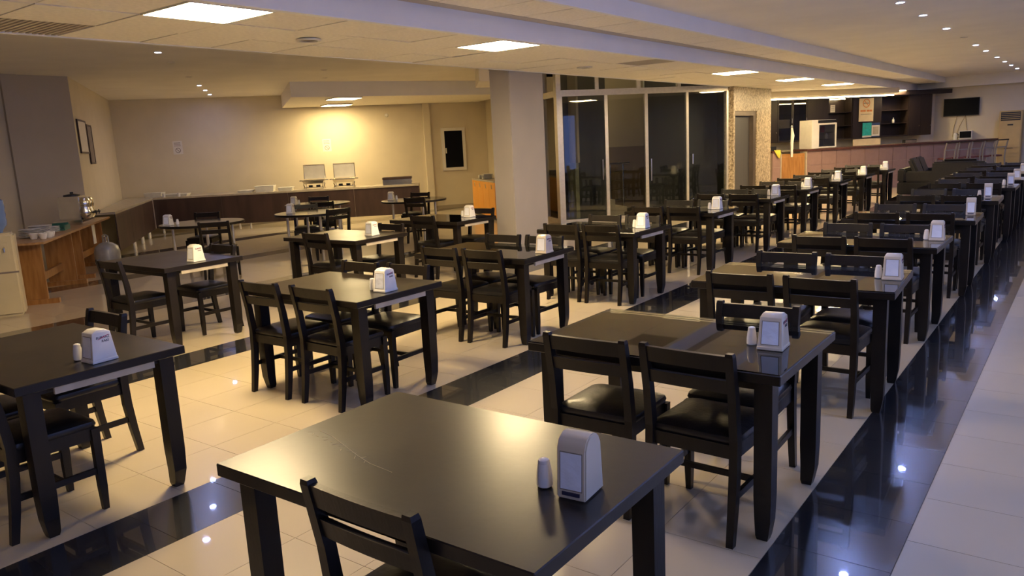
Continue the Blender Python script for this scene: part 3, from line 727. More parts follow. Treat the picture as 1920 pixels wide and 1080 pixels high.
MB().box(-.02, .13, -.03, .005, .14, ZC-.04).build('corner_post', 'alu', t)
for xx in (1.0, 1.12, 2.0, 2.12, 3.0, 3.12):
    MB().lathe([(.02, 0), (.026, .01), (.026, .06), (.022, .14)], 12, (xx, -.015, 0)).build('leg', 'white_plastic', t, smooth=True)  # chrome legs in white, their shine put into the colour
nE = Vector((-(E_-K).y, (E_-K).x)).normalized()
nJ = Vector((K-J).orthogonal()).normalized() if False else Vector(((K-J).y, -(K-J).x)).normalized()
if nJ.dot(Vector((-14, 6.4))-J) < 0: nJ = -nJ
fK = K - nE*.03 + Vector((.02, -.01))*0
wt = [tuple(J), tuple(K), tuple(E_ - nE*.02), tuple(E_+nE*.66), tuple(Vector(WA)+Vector((.62, .75))), (WA[0]+.12, WA[1]+.03), (WL0[0]-.02, WL0[1]+.10)]
MBw = MB().prism(wt, ZC-.04, ZC)
tag(MBw.build('buffet_worktop', 'worktop'), 'pale laminate worktop running round the corner over the dark buffet counters', 'worktop')

def buf_pt(s, off): return K + (E_-K).normalized()*s + nE*off
def chafing(s, label):
    p = buf_pt(s, .30)
    t = thing('chafing_dish', label, 'chafing dish', (p.x, p.y, ZC+.007), math.atan2((E_-K).y, (E_-K).x), 'chafing dishes on the buffet')
    def rr(hx, hy, z, y0=0): return [(-hx, -hy+y0, z), (hx, -hy+y0, z), (hx, hy+y0, z), (-hx, hy+y0, z)]
    MB().loft([rr(.22, .15, .12), rr(.25, .175, .19), rr(.275, .19, .195), rr(.275, .19, .21), rr(.245, .165, .21), rr(.21, .14, .15)]).build('water_pan', 'steel', t)
    for sx in (-1, 1):
        for sy in (-1, 1):
            MB().tube([(sx*.23, sy*.15, 0), (sx*.21, sy*.145, .05), (sx*.23, sy*.16, .12)], .012, 8).build('leg', 'steel', t, smooth=True)
        MB().tube([(sx*.275, -.05, .20), (sx*.33, -.05, .20), (sx*.33, .05, .20), (sx*.275, .05, .20)], .009, 8).build('handle', 'frame_brown', t, smooth=True)
    MB().box(-.22, .22, -.14, .14, .03, .045).build('shelf', 'steel', t)
    for sx in (-1, 1):
        MB().lathe([(.045, .046), (.05, .05), (.05, .085), (.03, .09)], 16, (sx*.09, 0, 0)).build('burner', 'black_plastic', t, smooth=True)
    # open lid, hollow side to the room
    lid = MB()
    def lr(hx, z0, z1, y): return [(-hx, y, z0), (hx, y, z0), (hx, y, z1), (-hx, y, z1)]
    lid.loft([lr(.25, .23, .56, .18), lr(.25, .23, .56, .19), lr(.20, .27, .52, .27), lr(.01, .39, .40, .275)], cap=True)
    lid.build('lid', 'steel_soft', t)
    MB().tube([(-.25, .175, .23), (-.25, .175, .56), (.25, .175, .56), (.25, .175, .23)], .012, 8).build('lid_rim', 'steel', t, smooth=True)
    MB().lathe([(.014, 0), (.014, .02)], 10, (0, .30, .38)).build('knob', 'black_plastic', t)
    return t
chafing(3.67, 'open steel chafing dish on the buffet, farther from the warming box')
chafing(4.38, 'open steel chafing dish on the buffet, nearer the warming box')
p = buf_pt(5.65, .28)
t = thing('warming_box', 'low steel warming box with dark lid at the end of the buffet', 'food warmer', (p.x, p.y, ZC), math.atan2((E_-K).y, (E_-K).x))
MB().box(-.34, .34, -.17, .17, .0, .13).build('body', 'steel', t, bevel=.006)
MB().box(-.35, .35, -.18, .18, .13, .185).build('lid', 'buffet', t, bevel=.008)
for sx in (-1, 1):
    MB().box(sx*.34-.012*(sx < 0), sx*.34+.012*(sx > 0), -.05, .05, .05, .08).build('handle', 'steel', t)
tr_i = 0
for s, off, wd, hh, lab in ((-.12, .50, .40, .10, 'pale tray stack on the buffet corner'), (.42, .42, .55, .05, 'low pale tray on the buffet beside two white cups'), (2.05, .35, .34, .05, 'pale low box on the buffet beside a taller pale box'), (2.50, .38, .44, .13, 'taller pale box on the buffet'), (2.98, .38, .34, .07, 'pale box on the buffet nearest the chafing dishes')):
    p = buf_pt(s, off)
    t = thing('serving_tray', lab, 'tray', (p.x, p.y, ZC), math.atan2((E_-K).y, (E_-K).x), 'pale trays on the buffet')
    MB().loft([[(-wd/2+.02, -.13, 0), (wd/2-.02, -.13, 0), (wd/2-.02, .13, 0), (-wd/2+.02, .13, 0)], [(-wd/2, -.15, hh), (wd/2, -.15, hh), (wd/2, .15, hh), (-wd/2, .15, hh)]]).build('body', 'cloth_white', t)
    MB().box(-wd/2-.005, wd/2+.005, -.155, .155, hh, hh+.008).build('rim', 'cloth_white', t)
for s, off, lab in ((.22, .12, 'small white cup on the buffet nearer the corner'), (.58, .06, 'small white cup on the buffet at the counter front edge')):
    p = buf_pt(s, off)
    tag(MB().lathe([(.025, 0), (.03, .005), (.036, .09), (.033, .09), (.027, .01)], 16).build('cup', 'porcelain', smooth=True), lab, 'cup', 'cups on the buffet').location = (p.x, p.y, ZC)

# wall signs and frames
def wall_frame(P, ang, s, z0, z1, wd, label, kind):
    M_ = frame_at(P, ang)
    t = thing('wall_picture' if kind == 'frame' else 'wall_notice', label, 'picture' if kind == 'frame' else 'sign')
    t.matrix_world = M_ @ Matrix.Translation((s, -.004, z0))
    h_ = z1-z0
    return t, wd, h_
aL = math.atan2(WA[1]-WL0[1], WA[0]-WL0[0])
# (the room lies on the right-hand side of each wall direction, local y > 0 is outside for the left wall)
for s, z0, z1, wd, lab, inner in ((.18, 1.88, 2.47, .95, 'framed pale certificate on the wall above the tea boiler', 'paper'), (1.22, 1.69, 2.42, .6, 'framed dark picture hanging beside the pale certificate', 'frame_brown')):
    t = thing('framed_picture', lab, 'picture'); t.matrix_world = frame_at(WL0, aL, 0) @ Matrix.Translation((s, -.03, z0)); hh = z1-z0
    MB().box(0, wd, 0, .025, 0, .03).box(0, wd, 0, .025, hh-.03, hh).box(0, .03, 0, .025, .03, hh-.03).box(wd-.03, wd, 0, .025, .03, hh-.03).build('frame', 'frame_brown', t)
    MB().box(.03, wd-.03, .008, .018, .03, hh-.03).build('sheet', inner if inner == 'paper' else 'ink_grey', t)
aB = math.atan2(WB[1]-WA[1], WB[0]-WA[0])
for s, z0, lab in ((1.28, 1.82, 'white smoking ban notice on the back wall nearer the corner'), (4.87, 1.71, 'white smoking ban notice on the back wall above the chafing dishes')):
    t = thing('notice_sign', lab, 'sign'); t.matrix_world = frame_at(WA, aB) @ Matrix.Translation((s, -.006, z0))
    MB().box(0, .22, 0, .005, 0, .32).build('sheet', 'paper', t)
    for k in range(3): MB().box(.03, .18, -.001, .0, .27-k*.035, .282-k*.035).build('printed_line', 'ink_grey', t)
    ri = MB()
    for k in range(20):
        a, b2 = 2*math.pi*k/20, 2*math.pi*(k+1)/20
        ri.bar((.11+.055*math.cos(a), -.001, .095+.055*math.sin(a)), (.11+.055*math.cos(b2), -.001, .095+.055*math.sin(b2)), .002, .012, (0, 1, 0) if False else (math.cos(a), 0, math.sin(a)))
    ri.build('ban_ring', 'ink_grey', t)
    MB().bar((.07, -.001, .135), (.15, -.001, .055), .002, .012, (1, 0, 1)).build('ban_bar', 'ink_grey', t)
ds_ = tag(MB().lathe([(.001, 0), (.05, 0), (.045, .02), (.02, .035), (.001, .036)], 18).build('smoke_sensor', 'white_plastic', smooth=True), 'small round white sensor high on the back wall', 'sensor')
ds_.matrix_world = frame_at(WA, aB) @ Matrix.Translation((6.6, 0, 2.58)) @ Matrix.Rotation(R(90), 4, 'X')

# ---------------------------------------------------------------- wooden trestle tables with crockery
T0p = Vector((-10.14, 4.07)); T1p = Vector((-13.50, 6.53)); dT = (T1p-T0p).normalized(); nT = Vector((-dT.y, dT.x)) 
if nT.dot(Vector((1, 1))) > 0: nT = -nT
LT = (T1p-T0p).length; aT = math.atan2(dT.y, dT.x)
ZW = .79
SGN = 1 if (Matrix.Rotation(aT, 2) @ Vector((0, 1))).dot(nT) > 0 else -1
for k, lab in ((0, 'varnished pine trestle table beside the water cooler'), (1, 'varnished pine trestle table carrying the tea boiler')):
    p = T0p + dT*(k*(LT/2+.005))
    t = thing('trestle_table', lab, 'table', (p.x, p.y, 0), aT, 'pine trestle tables')
    Lk = LT/2-.005; D = .56
    def Y(a, b): return (min(SGN*a, SGN*b), max(SGN*a, SGN*b))
    MB().box(0, Lk, *Y(0, D), ZW-.028, ZW).build('table_top', 'pine_top', t)
    for xx in (.22, Lk-.30):
        MB().box(xx, xx+.035, *Y(.10, D-.10), .06, ZW-.028).build('leg_panel', 'pine', t)
        MB().box(xx-.02, xx+.055, *Y(-.02, D), 0, .06).build('foot', 'pine', t)
    MB().box(.255, Lk-.30, *Y(D/2-.02, D/2+.02), .22, .32).build('stretcher', 'pine', t)
def tt_pt(s, off): return T0p + dT*s + nT*off
def put(o, s, off, z=ZW): p = tt_pt(s, off); o.location = (p.x, p.y, z); o.rotation_euler = (0, 0, aT); return o
stack = lambda r, n, hgt: MB().lathe(sum([[(r*.55, k*hgt+.0), (r, k*hgt+hgt*.75), (r, k*hgt+hgt*.95)] for k in range(n)], [(.001, 0)])+[(.001, n*hgt)], 24)
for s, off, r_, n, lab in ((.80, .34, .13, 7, 'stack of white plates behind the cups on the pine table'), (1.12, .30, .14, 8, 'taller stack of white plates on the pine table'), (1.46, .28, .13, 5, 'stack of white plates beside the green tray')):
    put(tag(stack(r_, n, .016).build('plate_stack', 'porcelain', smooth=True), lab, 'plates', 'plate stacks on the pine table'), s, off)
cupb = MB().lathe([(.03, 0), (.036, .004), (.055, .075), (.052, .075), (.034, .01)], 18).mesh('bowl', 'porcelain', smooth=True)
for s, off, z, lab in ((.41, .10, 0, 'white bowl on the pine table next to the cooler'), (.56, .07, 0, 'white bowl on the pine table front edge'), (.47, .22, 0, 'white bowl behind the front ones on the pine table'), (.70, .08, 0, 'white bowl on the pine table nearest the plate stacks')):
    o = bpy.data.objects.new('bowl', cupb); COL.objects.link(o); tag(o, lab, 'bowl', 'white bowls on the pine table'); put(o, s, off, ZW+z)
t = thing('serving_tray', 'dark green edged tray leaning by the plate stacks', 'tray'); put(t, 1.80, .25)
MB().box(-.16, .16, -.12, .12, .0, .02).build('base', 'label_green', t)
MB().box(-.16, .16, -.12, -.105, .02, .07).box(-.16, .16, .105, .12, .02, .07).box(.145, .16, -.105, .105, .02, .09).build('rim', 'label_green', t)
# tea boiler
t = thing('tea_boiler', 'steel double tea boiler with round pots on a tray', 'tea boiler'); put(t, 3.05, .30)
MB().box(-.45, .42, -.20, .20, 0, .07).build('tray', 'steel', t, bevel=.01)
MB().box(-.20, .28, -.15, .16, .07, .42).build('tank', 'steel', t, bevel=.015)
MB().lathe([(.001, .42), (.12, .42), (.12, .44), (.05, .455), (.001, .456)], 20, (.04, 0, 0)).build('tank_lid', 'black_plastic', t, smooth=True)
for xx in (0, .1): MB().lathe([(.012, .455), (.016, .47), (.012, .485), (.001, .487)], 12, (xx, 0, 0)).build('knob', 'black_plastic', t, smooth=True)
for xx in (-.12, .10):
    pot = MB().lathe([(.07, .07), (.10, .12), (.105, .18), (.085, .24), (.09, .27), (.095, .33), (.07, .39), (.001, .40)], 20, (xx, -SGN*.19, 0)).build('tea_pot', 'steel', t, smooth=True)
    MB().tube([(xx, -SGN*.29, .16), (xx, -SGN*.36, .155)], .012, 8).build('tap', 'black_plastic', pot, smooth=True)
    MB().tube([(xx, -SGN*.34, .12), (xx, -SGN*.34, .19)], .008, 8).build('tap_lever', 'black_plastic', pot, smooth=True)
MB().tube([(.28, 0, .33), (.37, -SGN*.02, .28)], .009, 8).build('handle', 'black_plastic', t, smooth=True)
# gas cylinder
p = Vector((-12.62, 5.98))
t = thing('gas_cylinder', 'grey gas cylinder on the floor before the pine tables', 'gas cylinder', (p.x, p.y, 0))
MB().lathe([(.001, .015), (.12, .015), (.17, .05), (.19, .12), (.19, .30), (.165, .38), (.10, .43), (.04, .45), (.001, .45)], 28).build('body', 'gas', t, smooth=True)
MB().lathe([(.14, 0), (.15, 0), (.15, .05), (.14, .05), (.14, 0)], 24, cap=False).build('foot_ring', 'gas', t, smooth=True)
MB().tube([(-.09, 0, .42), (-.09, 0, .55), (.0, 0, .57), (.09, 0, .55), (.09, 0, .42)], .011, 8).build('carrying_handle', 'gas', t, smooth=True)
MB().lathe([(.022, .45), (.022, .50), (.03, .50), (.03, .53), (.001, .535)], 14).build('valve', 'steel', t, smooth=True)
MB().tube([(0, 0, .51), (-.12, .04, .56), (-.25, .10, .45), (-.38, .15, .25), (-.42, .2, .02)], .009, 8).build('hose', 'white_plastic', t, smooth=True)
# white box under the table edge
p = tt_pt(3.35, .12)
t = thing('paper_sign', 'tall pale card hanging from the pine table edge above the gas cylinder', 'card', (p.x, p.y, 0), aT)
MB().box(-.09, .09, -.005, .005, .42, ZW-.029).build('sheet', 'cloth_white', t)
MB().box(-.07, .07, -.008, .008, ZW-.06, ZW-.029).build('clip', 'white_plastic', t)
# water cooler
t = thing('water_cooler', 'cream floor standing water cooler with blue bottle by the pine table', 'water cooler', (-10.09, 3.58, 0), R(65))
MB().box(-.16, .16, -.16, .16, 0, .96).build('body', 'cooler', t, bevel=.03, seg=3, smooth=True)
MB().box(-.16, .16, -.165, -.158, .50, .52).build('seam', 'ink_grey', t)
MB().box(-.10, .10, -.168, -.155, .66, .86).build('tap_recess', 'cooler', t, bevel=.006)
for xx in (-.05, .05): MB().tube([(xx, -.165, .80), (xx, -.20, .79), (xx, -.20, .75)], .011, 8).build('tap', 'steel', t, smooth=True)
MB().lathe([(.05, .955), (.06, .99), (.105, 1.05), (.11, 1.10), (.103, 1.13), (.11, 1.17), (.103, 1.21), (.11, 1.25), (.105, 1.33), (.05, 1.36), (.001, 1.36)], 24).build('bottle', 'bottle_blue', t, smooth=True)

# ---------------------------------------------------------------- orange cabinet
c0 = Vector((-10.55, 13.52)); c1 = Vector((-12.25, 14.82)); dC = (c1-c0); aC = math.atan2(dC.y, dC.x); LC = dC.length
t = thing('orange_cabinet', 'glossy orange low cabinet with three doors behind the column', 'cabinet', (c0.x, c0.y, 0), aC)
# room side is local +y or -y, decide from the camera direction
sgc = 1 if (Matrix.Rotation(aC, 2) @ Vector((0, 1))).dot(-c0) > 0 else -1
def YC(a, b): return (min(sgc*a, sgc*b), max(sgc*a, sgc*b))
MB().box(0, LC, *YC(-.45, -.02), .06, .85).build('body', 'orange', t)
MB().box(.02, LC-.02, *YC(-.43, -.05), 0, .06).build('plinth', 'black_plastic', t)
MB().box(-.01, LC+.01, *YC(-.46, .01), .85, .88).build('cabinet_top', 'worktop', t)
for k in range(4):
    dr = MB().box(LC*k/4+.004, LC*(k+1)/4-.004, *YC(-.02, 0), .07, .845).build('door', 'orange', t)
    MB().tube([(LC*(k+.35)/4, sgc*.02, .70), (LC*(k+.35)/4, sgc*.03, .80)], .008, 8).build('handle', 'alu', dr, smooth=True)
for s, r_, n, lab in ((1.88, .13, 5, 'low stack of plates at the open end of the orange cabinet'), (1.42, .15, 7, 'taller stack of plates on the orange cabinet beside the column')):
    q = c0 + dC.normalized()*s; nn = Vector((-dC.y, dC.x)).normalized()*(-.22*sgc)
    o = tag(stack(r_, n, .017).build('plate_stack', 'porcelain', smooth=True), lab, 'plates', 'plate stacks on the orange cabinet'); o.location = (q.x+nn.x, q.y+nn.y, .88)

# ---------------------------------------------------------------- bar
aBar = A52
t = thing('bar_counter', 'long bar counter faced with rose tiles under a dark brown top', 'bar', (BO.x, BO.y, 0), aBar)
BL = 7.1
MB().box(0, .24, .02, .3, 0, 1.10).box(1.02, BL, .02, .3, 0, 1.10).build('core', 'bar_grout', t)
tb = MB().box(-.215, .215, 0, .02, -.182, .182).mesh('tile', 'bar_tile')
for c in range(14):
    for r_ in range(3):
        xx = 1.03+.22+.4425*c
        if xx+.22 > BL+.02: continue
        o = bpy.data.objects.new('tile', tb); COL.objects.link(o); o.parent = t; o.location = (xx, 0, .182+.367*r_)
tb2 = MB().box(-.115, .115, 0, .02, -.182, .182).mesh('tile', 'bar_tile')
for r_ in range(3):
    o = bpy.data.objects.new('tile', tb2); COL.objects.link(o); o.parent = t; o.location = (.12, 0, .182+.367*r_)
MB().box(1.0, BL+.05, -.05, .62, 1.10, 1.155).build('bar_top', 'bar_top', t, bevel=.006, seg=1)
MB().box(.24, .265, -.01, .12, 0, 1.08).box(.995, 1.02, -.01, .12, 0, 1.10).build('door_jamb', 'rail_pale', t)
p = bar_pt(.27, .05)
t = thing('swing_door', 'low varnished wooden swing door at the open end of the bar', 'door', (p.x, p.y, 0), aBar)
MB().box(0, .72, 0, .04, .05, 1.06).build('leaf', 'pine', t)
for a in (.04, .38):
    MB().box(a, a+.30, -.012, 0, .12, .98).build('panel', 'pine', t, bevel=.004, seg=1)
# small till stuff left of the door
p = bar_pt(.02, .25)
t = thing('yellow_cloth', 'yellow cloth draped over the dark bar ledge near the granite wall', 'cloth', (p.x, p.y, 0), aBar)
MB().loft([[(.02, -.28, 1.17), (.20, -.27, 1.17), (.20, -.25, 1.175), (.02, -.25, 1.175)], [(.05, -.30, 1.10), (.19, -.31, 1.10), (.19, -.28, 1.10), (.05, -.28, 1.10)], [(.12, -.30, .98), (.17, -.30, .97), (.17, -.28, .97), (.12, -.28, .98)]]).build('fold', 'rag_yellow', t, smooth=True)
p = bar_pt(0, 0)
t = thing('bar_ledge', 'short dark ledge between the granite wall and the swing door', 'ledge', (p.x, p.y, 1.105), aBar)
MB().box(-.02, .25, -.02, .45, 0, .05).build('board', 'bar_top', t)
MB().box(0, .18, .10, .35, .052, .16).build('till_box', 'black_plastic', t)
# display fridge
p = bar_pt(1.23, .12)
t = thing('display_fridge', 'white countertop display fridge with glass door on the bar', 'fridge', (p.x, p.y, 1.157), aBar)
MB().box(0, .75, .02, .5, 0, .03).box(0, .75, .02, .5, .67, .73).box(0, .04, .02, .5, .03, .67).box(.71, .75, .02, .5, .03, .67).box(.04, .71, .46, .5, .03, .67).build('cabinet', 'white_plastic', t)
MB().box(.18, .75, .0, .03, .645, .72).build('top_panel', 'black_plastic', t)
dr = MB().box(.18, .22, -.02, .018, .01, .64).box(.71, .75, -.02, .018, .01, .64).box(.22, .71, -.02, .018, .01, .04).box(.22, .71, -.02, .018, .60, .64).build('door', 'white_plastic', t)
MB().box(.22, .71, -.004, .004, .04, .60).build('pane', 'cab_glass', dr)
MB().box(.0, .18, -.02, .02, .0, .73).build('side_panel', 'white_plastic', t)
for z in (.22, .40): MB().box(.05, .70, .06, .44, z, z+.008).build('shelf', 'chrome', t)
p2 = bar_pt(1.23+.48, .12+.20)
tag(MB().lathe([(.05, 0), (.055, .01), (.055, .15), (.04, .165), (.001, .166)], 16).build('drink_can', 'red_can', smooth=True), 'red drink can inside the display fridge', 'can', 'cans in the fridge').location = (p2.x, p2.y, 1.157+.408)
for k, (s_, mt_) in enumerate(((.34, 'white_plastic'), (.60, 'white_plastic'))):
    q = bar_pt(1.23+s_, .12+.2)
    tag(MB().lathe([(.04, 0), (.045, .01), (.045, .10), (.02, .14), (.018, .17), (.001, .171)], 16).build('bottle', mt_, smooth=True), 'small pale bottle inside the fridge, %s' % ('hinge side' if k == 0 else 'beside the red can, outer side'), 'bottle', 'bottles in the fridge').location = (q.x, q.y, 1.157+.231)
# draped towels / white bird-neck stand
for s, lab in ((.56, 'tall white cloth hung over the swing door'), (-.0, 'white cloth hanging at the granite wall edge behind the bar')):
    q = bar_pt(s, .065 if s > .3 else .55)
    t = thing('hanging_cloth', lab, 'cloth', (q.x, q.y, 0), aBar, 'white cloths at the bar end')
    z0, z1 = (.98, 1.74) if s > .3 else (1.25, 1.70)
    MB().loft([[(-.02, -.075, z0), (.03, -.075, z0), (.03, -.06, z0), (-.02, -.06, z0)], [(-.035, -.085, (z0+z1)/2), (.04, -.085, (z0+z1)/2), (.04, -.06, (z0+z1)/2), (-.035, -.06, (z0+z1)/2)],
               [(-.03, -.09, z1-.22), (.065, -.09, z1-.22), (.065, -.06, z1-.22), (-.03, -.06, z1-.22)], [(-.02, -.07, z1-.02), (.02, -.07, z1-.02), (.02, -.05, z1-.02), (-.02, -.05, z1-.02)]]).build('fold', 'cloth_white', t, smooth=True)
    MB().lathe([(.001, z1-.03), (.03, z1-.01), (.03, z1+.02), (.001, z1+.04)], 12, (0, -.06, 0)).build('hook', 'chrome', t, smooth=True)

# back bar cabinets (offset 2 behind the bar front)
def bb(s0, s1, label, kind):
    p = bar_pt(s0, 2.0); wd = s1-s0
    t = thing('back_bar_cabinet', label, 'cabinet', (p.x, p.y, 0), aBar, 'back bar cabinets')
    z0, z1 = 1.32, 2.52
    MB().box(.002, wd-.002, .30, .33, z0, z1).build('back', 'backbar', t)
    MB().box(.002, .03, 0, .30, z0, z1).build('side', 'backbar', t); MB().box(wd-.03, wd-.002, 0, .30, z0, z1).build('side', 'backbar', t)
    MB().box(.03, wd-.03, 0, .30, z0, z0+.03).build('board', 'backbar', t); MB().box(.03, wd-.03, 0, .30, z1-.03, z1).build('board', 'backbar', t)
    if kind in ('shelf', 'glass'):
        for z in (1.70, 2.08): MB().box(.03, wd-.03, .02, .30, z, z+.015).build('shelf', 'cab_glass' if kind == 'glass' else 'backbar', t)
    if kind == 'glass':
        n_ = max(1, round(wd/.45))
        for k in range(n_):
            a, c_ = .005+(wd-.01)*k/n_, .005+(wd-.01)*(k+1)/n_
            d_ = MB().box(a, a+.04, -.02, 0, z0+.005, z1-.005).box(c_-.04, c_, -.02, 0, z0+.005, z1-.005).box(a+.04, c_-.04, -.02, 0, z0+.005, z0+.05).box(a+.04, c_-.04, -.02, 0, z1-.05, z1-.005).build('door', 'backbar', t)
            MB().box(a+.04, c_-.04, -.012, -.007, z0+.05, z1-.05).build('pane', 'cab_glass', d_)
            MB().tube([(c_-.02, -.03, 1.85), (c_-.02, -.03, 1.98)], .006, 6).build('handle', 'chrome', d_)
    if kind == 'door':
        n_ = max(1, round(wd/.5))
        for k in range(n_):
            d_ = MB().box(.004+wd*k/n_, wd*(k+1)/n_-.004, -.02, 0, z0+.004, z1-.004).build('door', 'backbar', t)
            MB().lathe([(.012, 0), (.012, .02)], 10).xform(Matrix.Translation((wd*(k+1)/n_-.05, -.02, 1.6)) @ Matrix.Rotation(R(90), 4, 'X')).build('knob', 'chrome', d_)
    return t
bb(1.0, 1.48, 'plain dark back bar cabinet next to the granite wall', 'door')
bb(1.48, 2.45, 'dark glazed back bar cabinet holding a box and bottles', 'glass')
bb(2.45, 3.14, 'plain dark back bar cabinet behind the display fridge', 'door')
bb(3.14, 3.98, 'dark open back bar shelf unit with a paper note', 'shelf')
bb(3.98, 4.96, 'dark back bar cabinet carrying the smoking ban poster', 'door')
bb(4.96, 5.95, 'dark open back bar shelf unit with small glasses', 'shelf')
bb(5.95, 6.77, 'plain dark back bar cabinet nearest the television wall', 'door')
p = bar_pt(1.0, 2.0)
tag(MB().box(0, 5.8, -.15, .38, 1.06, 1.10).box(0, 5.8, .0, .36, .0, 1.06).xform(Matrix.Identity(4)).build('back_counter', 'rail_pale'), 'low pale counter under the dark back bar cabinets', 'counter')
o = COL.objects[-1] if False else [q for q in COL.objects if q.name == 'back_counter'][0]; o.location = (p.x, p.y, 0); o.rotation_euler = (0, 0, aBar)
p = bar_pt(3.98, 1.93)
t = thing('splash_panel', 'pale panel on the back counter below the poster', 'panel', (p.x, p.y, 1.102), aBar)
MB().box(0, .95, 0, .02, 0, .19).build('sheet', 'paper_tan', t); MB().box(0, .95, .0, .022, .19, .2).build('top_edge', 'rail_pale', t)
# posters on the back bar
p = bar_pt(4.17, 1.965)
t = thing('poster', 'cream smoking ban poster with orange lettering on the back bar', 'poster', (p.x, p.y, 0), aBar)
MB().box(0, .5, -.004, 0, 1.80, 2.46).build('sheet', 'paper_tan', t)
ri = MB()
for k in range(24):
    a, b2 = 2*math.pi*k/24, 2*math.pi*(k+1)/24
    ri.bar((.25+.115*math.cos(a), -.005, 2.32+.115*math.sin(a)), (.25+.115*math.cos(b2), -.005, 2.32+.115*math.sin(b2)), .002, .022, (math.cos(a), 0, math.sin(a)))
ri.build('ban_ring', 'ink_orange', t)
MB().bar((.17, -.005, 2.40), (.33, -.005, 2.24), .002, .02, (1, 0, 1)).build('ban_bar', 'ink_orange', t)
MB().box(.15, .34, -.006, -.004, 2.31, 2.33).build('cigarette', 'ink_grey', t)
for k, (a, c_) in enumerate(((.05, .13), (.14, .23), (.27, .35), (.36, .45))): MB().box(a, c_, -.006, -.004, 2.08, 2.13).build('lettering', 'ink_orange', t)
MB().box(.06, .44, -.006, -.004, 2.0, 2.012).build('printed_line', 'ink_grey', t)
p = bar_pt(4.31, 1.965)
t = thing('poster', 'small teal poster below the smoking ban poster', 'poster', (p.x, p.y, 0), aBar)
MB().box(0, .31, -.004, 0, 1.34, 1.76).build('sheet', 'teal', t); MB().box(.0, .31, -.006, -.004, 1.34, 1.39).build('footer', 'paper', t)
p = bar_pt(4.63, 1.965)
t = thing('poster', 'small white poster with navy header beside the teal one', 'poster', (p.x, p.y, 0), aBar)
MB().box(0, .28, -.004, 0, 1.34, 1.75).build('sheet', 'paper', t); MB().box(0, .28, -.006, -.004, 1.68, 1.75).box(0, .28, -.006, -.004, 1.34, 1.37).build('header', 'navy', t)
MB().box(.04, .24, -.006, -.004, 1.42, 1.64).build('printed_map', 'rail_pale', t)
p = bar_pt(3.20, 1.97)
t = thing('paper_note', 'small white paper note stuck on the back bar shelf', 'note', (p.x, p.y, 0), aBar); MB().box(0, .16, -.004, 0, 2.10, 2.31).build('sheet', 'paper', t)
for k in range(3): MB().box(.03, .13, -.006, -.004, 2.26-k*.05, 2.27-k*.05).build('printed_line', 'ink_grey', t)
for s, z, mt_, lab in ((1.62, 1.35, 'white_plastic', 'white plastic bottle in the glazed back bar cabinet'), (5.05, 1.716, 'chrome', 'small steel shaker on the back bar shelf near the posters'), (5.55, 1.716, 'porcelain', 'small white glass on the back bar shelf'), (5.06, 1.35, 'porcelain', 'tall white bottle on the lowest shelf beside the posters')):
    q = bar_pt(s, 2.16)
    hh = .25 if 'bottle' in lab else .16
    tag(MB().lathe([(.03, 0), (.036, .01), (.036, hh*.6), (.016, hh*.8), (.016, hh), (.001, hh)], 14).build('bottle', mt_, smooth=True), lab, 'bottle', 'bottles on the back bar').location = (q.x, q.y, z)
q = bar_pt(1.75, 2.16)
t = thing('storage_box', 'olive cardboard box on a shelf of the glazed back bar cabinet', 'box', (q.x, q.y, 1.716), aBar)
MB().box(-.18, .18, -.1, .1, 0, .24).build('body', 'rail_pale', t); MB().box(-.185, .185, -.105, .105, .2, .245).build('lid', 'rail_pale', t)
# led strip over the bar and the bulkhead that carries it
t = thing('led_strip', 'long warm lit led tube along the bulkhead over the bar', 'led tube', (*bar_pt(-.1, .2), 0), aBar)
MB().box(0, 3.9, -.02, .02, 2.435, 2.465).build('tube', 'led_on', t)
MB().box(0, 3.9, -.03, .03, 2.466, 2.50).build('channel', 'alu', t)
t = thing('led_strip', 'short warm lit led tube inside the back bar shelf unit', 'led tube', (*bar_pt(3.3, 2.12), 0), aBar)
MB().box(0, .5, -.015, .015, 2.462, 2.478).build('tube', 'led_on', t); MB().box(0, .5, -.02, .02, 2.478, 2.488).build('channel', 'alu', t)
struct(MB().box(-.2, 3.9, .10, .32, 2.50, 2.64).xform(frame_at(BO, A52)).build('trim_9', 'wall'))
struct(MB().box(1.0, 7.4, 1.9, 2.4, 2.52, 2.64).xform(frame_at(BO, A52)).build('trim_10', 'backbar'))
# clutter at the far end of the bar
q = bar_pt(5.55, 1.96)
t = thing('till_drawer', 'black cash drawer on the back counter under the plain cabinet', 'cash drawer', (q.x, q.y, 1.102), aBar)
MB().box(.2, .62, -.08, .03, 0, .11).build('body', 'black_plastic', t); MB().box(.22, .60, -.09, -.08, .02, .09).build('front', 'ink_grey', t)
# television
t = thing('television', 'black flat television on the far wall beyond the bar', 'television', (-3.30, 27.28, 1.83))
MB().box(-.47, .47, -.07, -.02, 0, .52).build('bezel', 'black_plastic', t, bevel=.006, seg=1)
MB().box(-.455, .455, -.073, -.07, .02, .505).build('screen', 'screen', t)
MB().box(-.2, .2, -.02, .015, .12, .4).build('wall_bracket', 'black_plastic', t)
for x0_, x1_ in ((-.1, -.2), (.12, -.12), (.12, .22)):
    MB().tube([(x0_, -.01, .0), ((x0_+x1_)/2-.02, -.01, -.3), (x1_, -.01, -.62)], .008, 6).build('cable', 'wire', t)
t = thing('shelf_board', 'small dark wall shelf under the television', 'shelf', (-3.2, 27.29, 1.09))
MB().box(-.33, .33, -.40, 0, 0, .035).build('board', 'backbar', t)
for xx in (-.25, .25): MB().bar((xx, -.02, -.16), (xx, -.28, 0), .02, .02).build('bracket', 'backbar', t)
t = thing('microwave', 'small black fronted microwave on the shelf under the television', 'microwave', (-3.12, 27.05, 1.127))
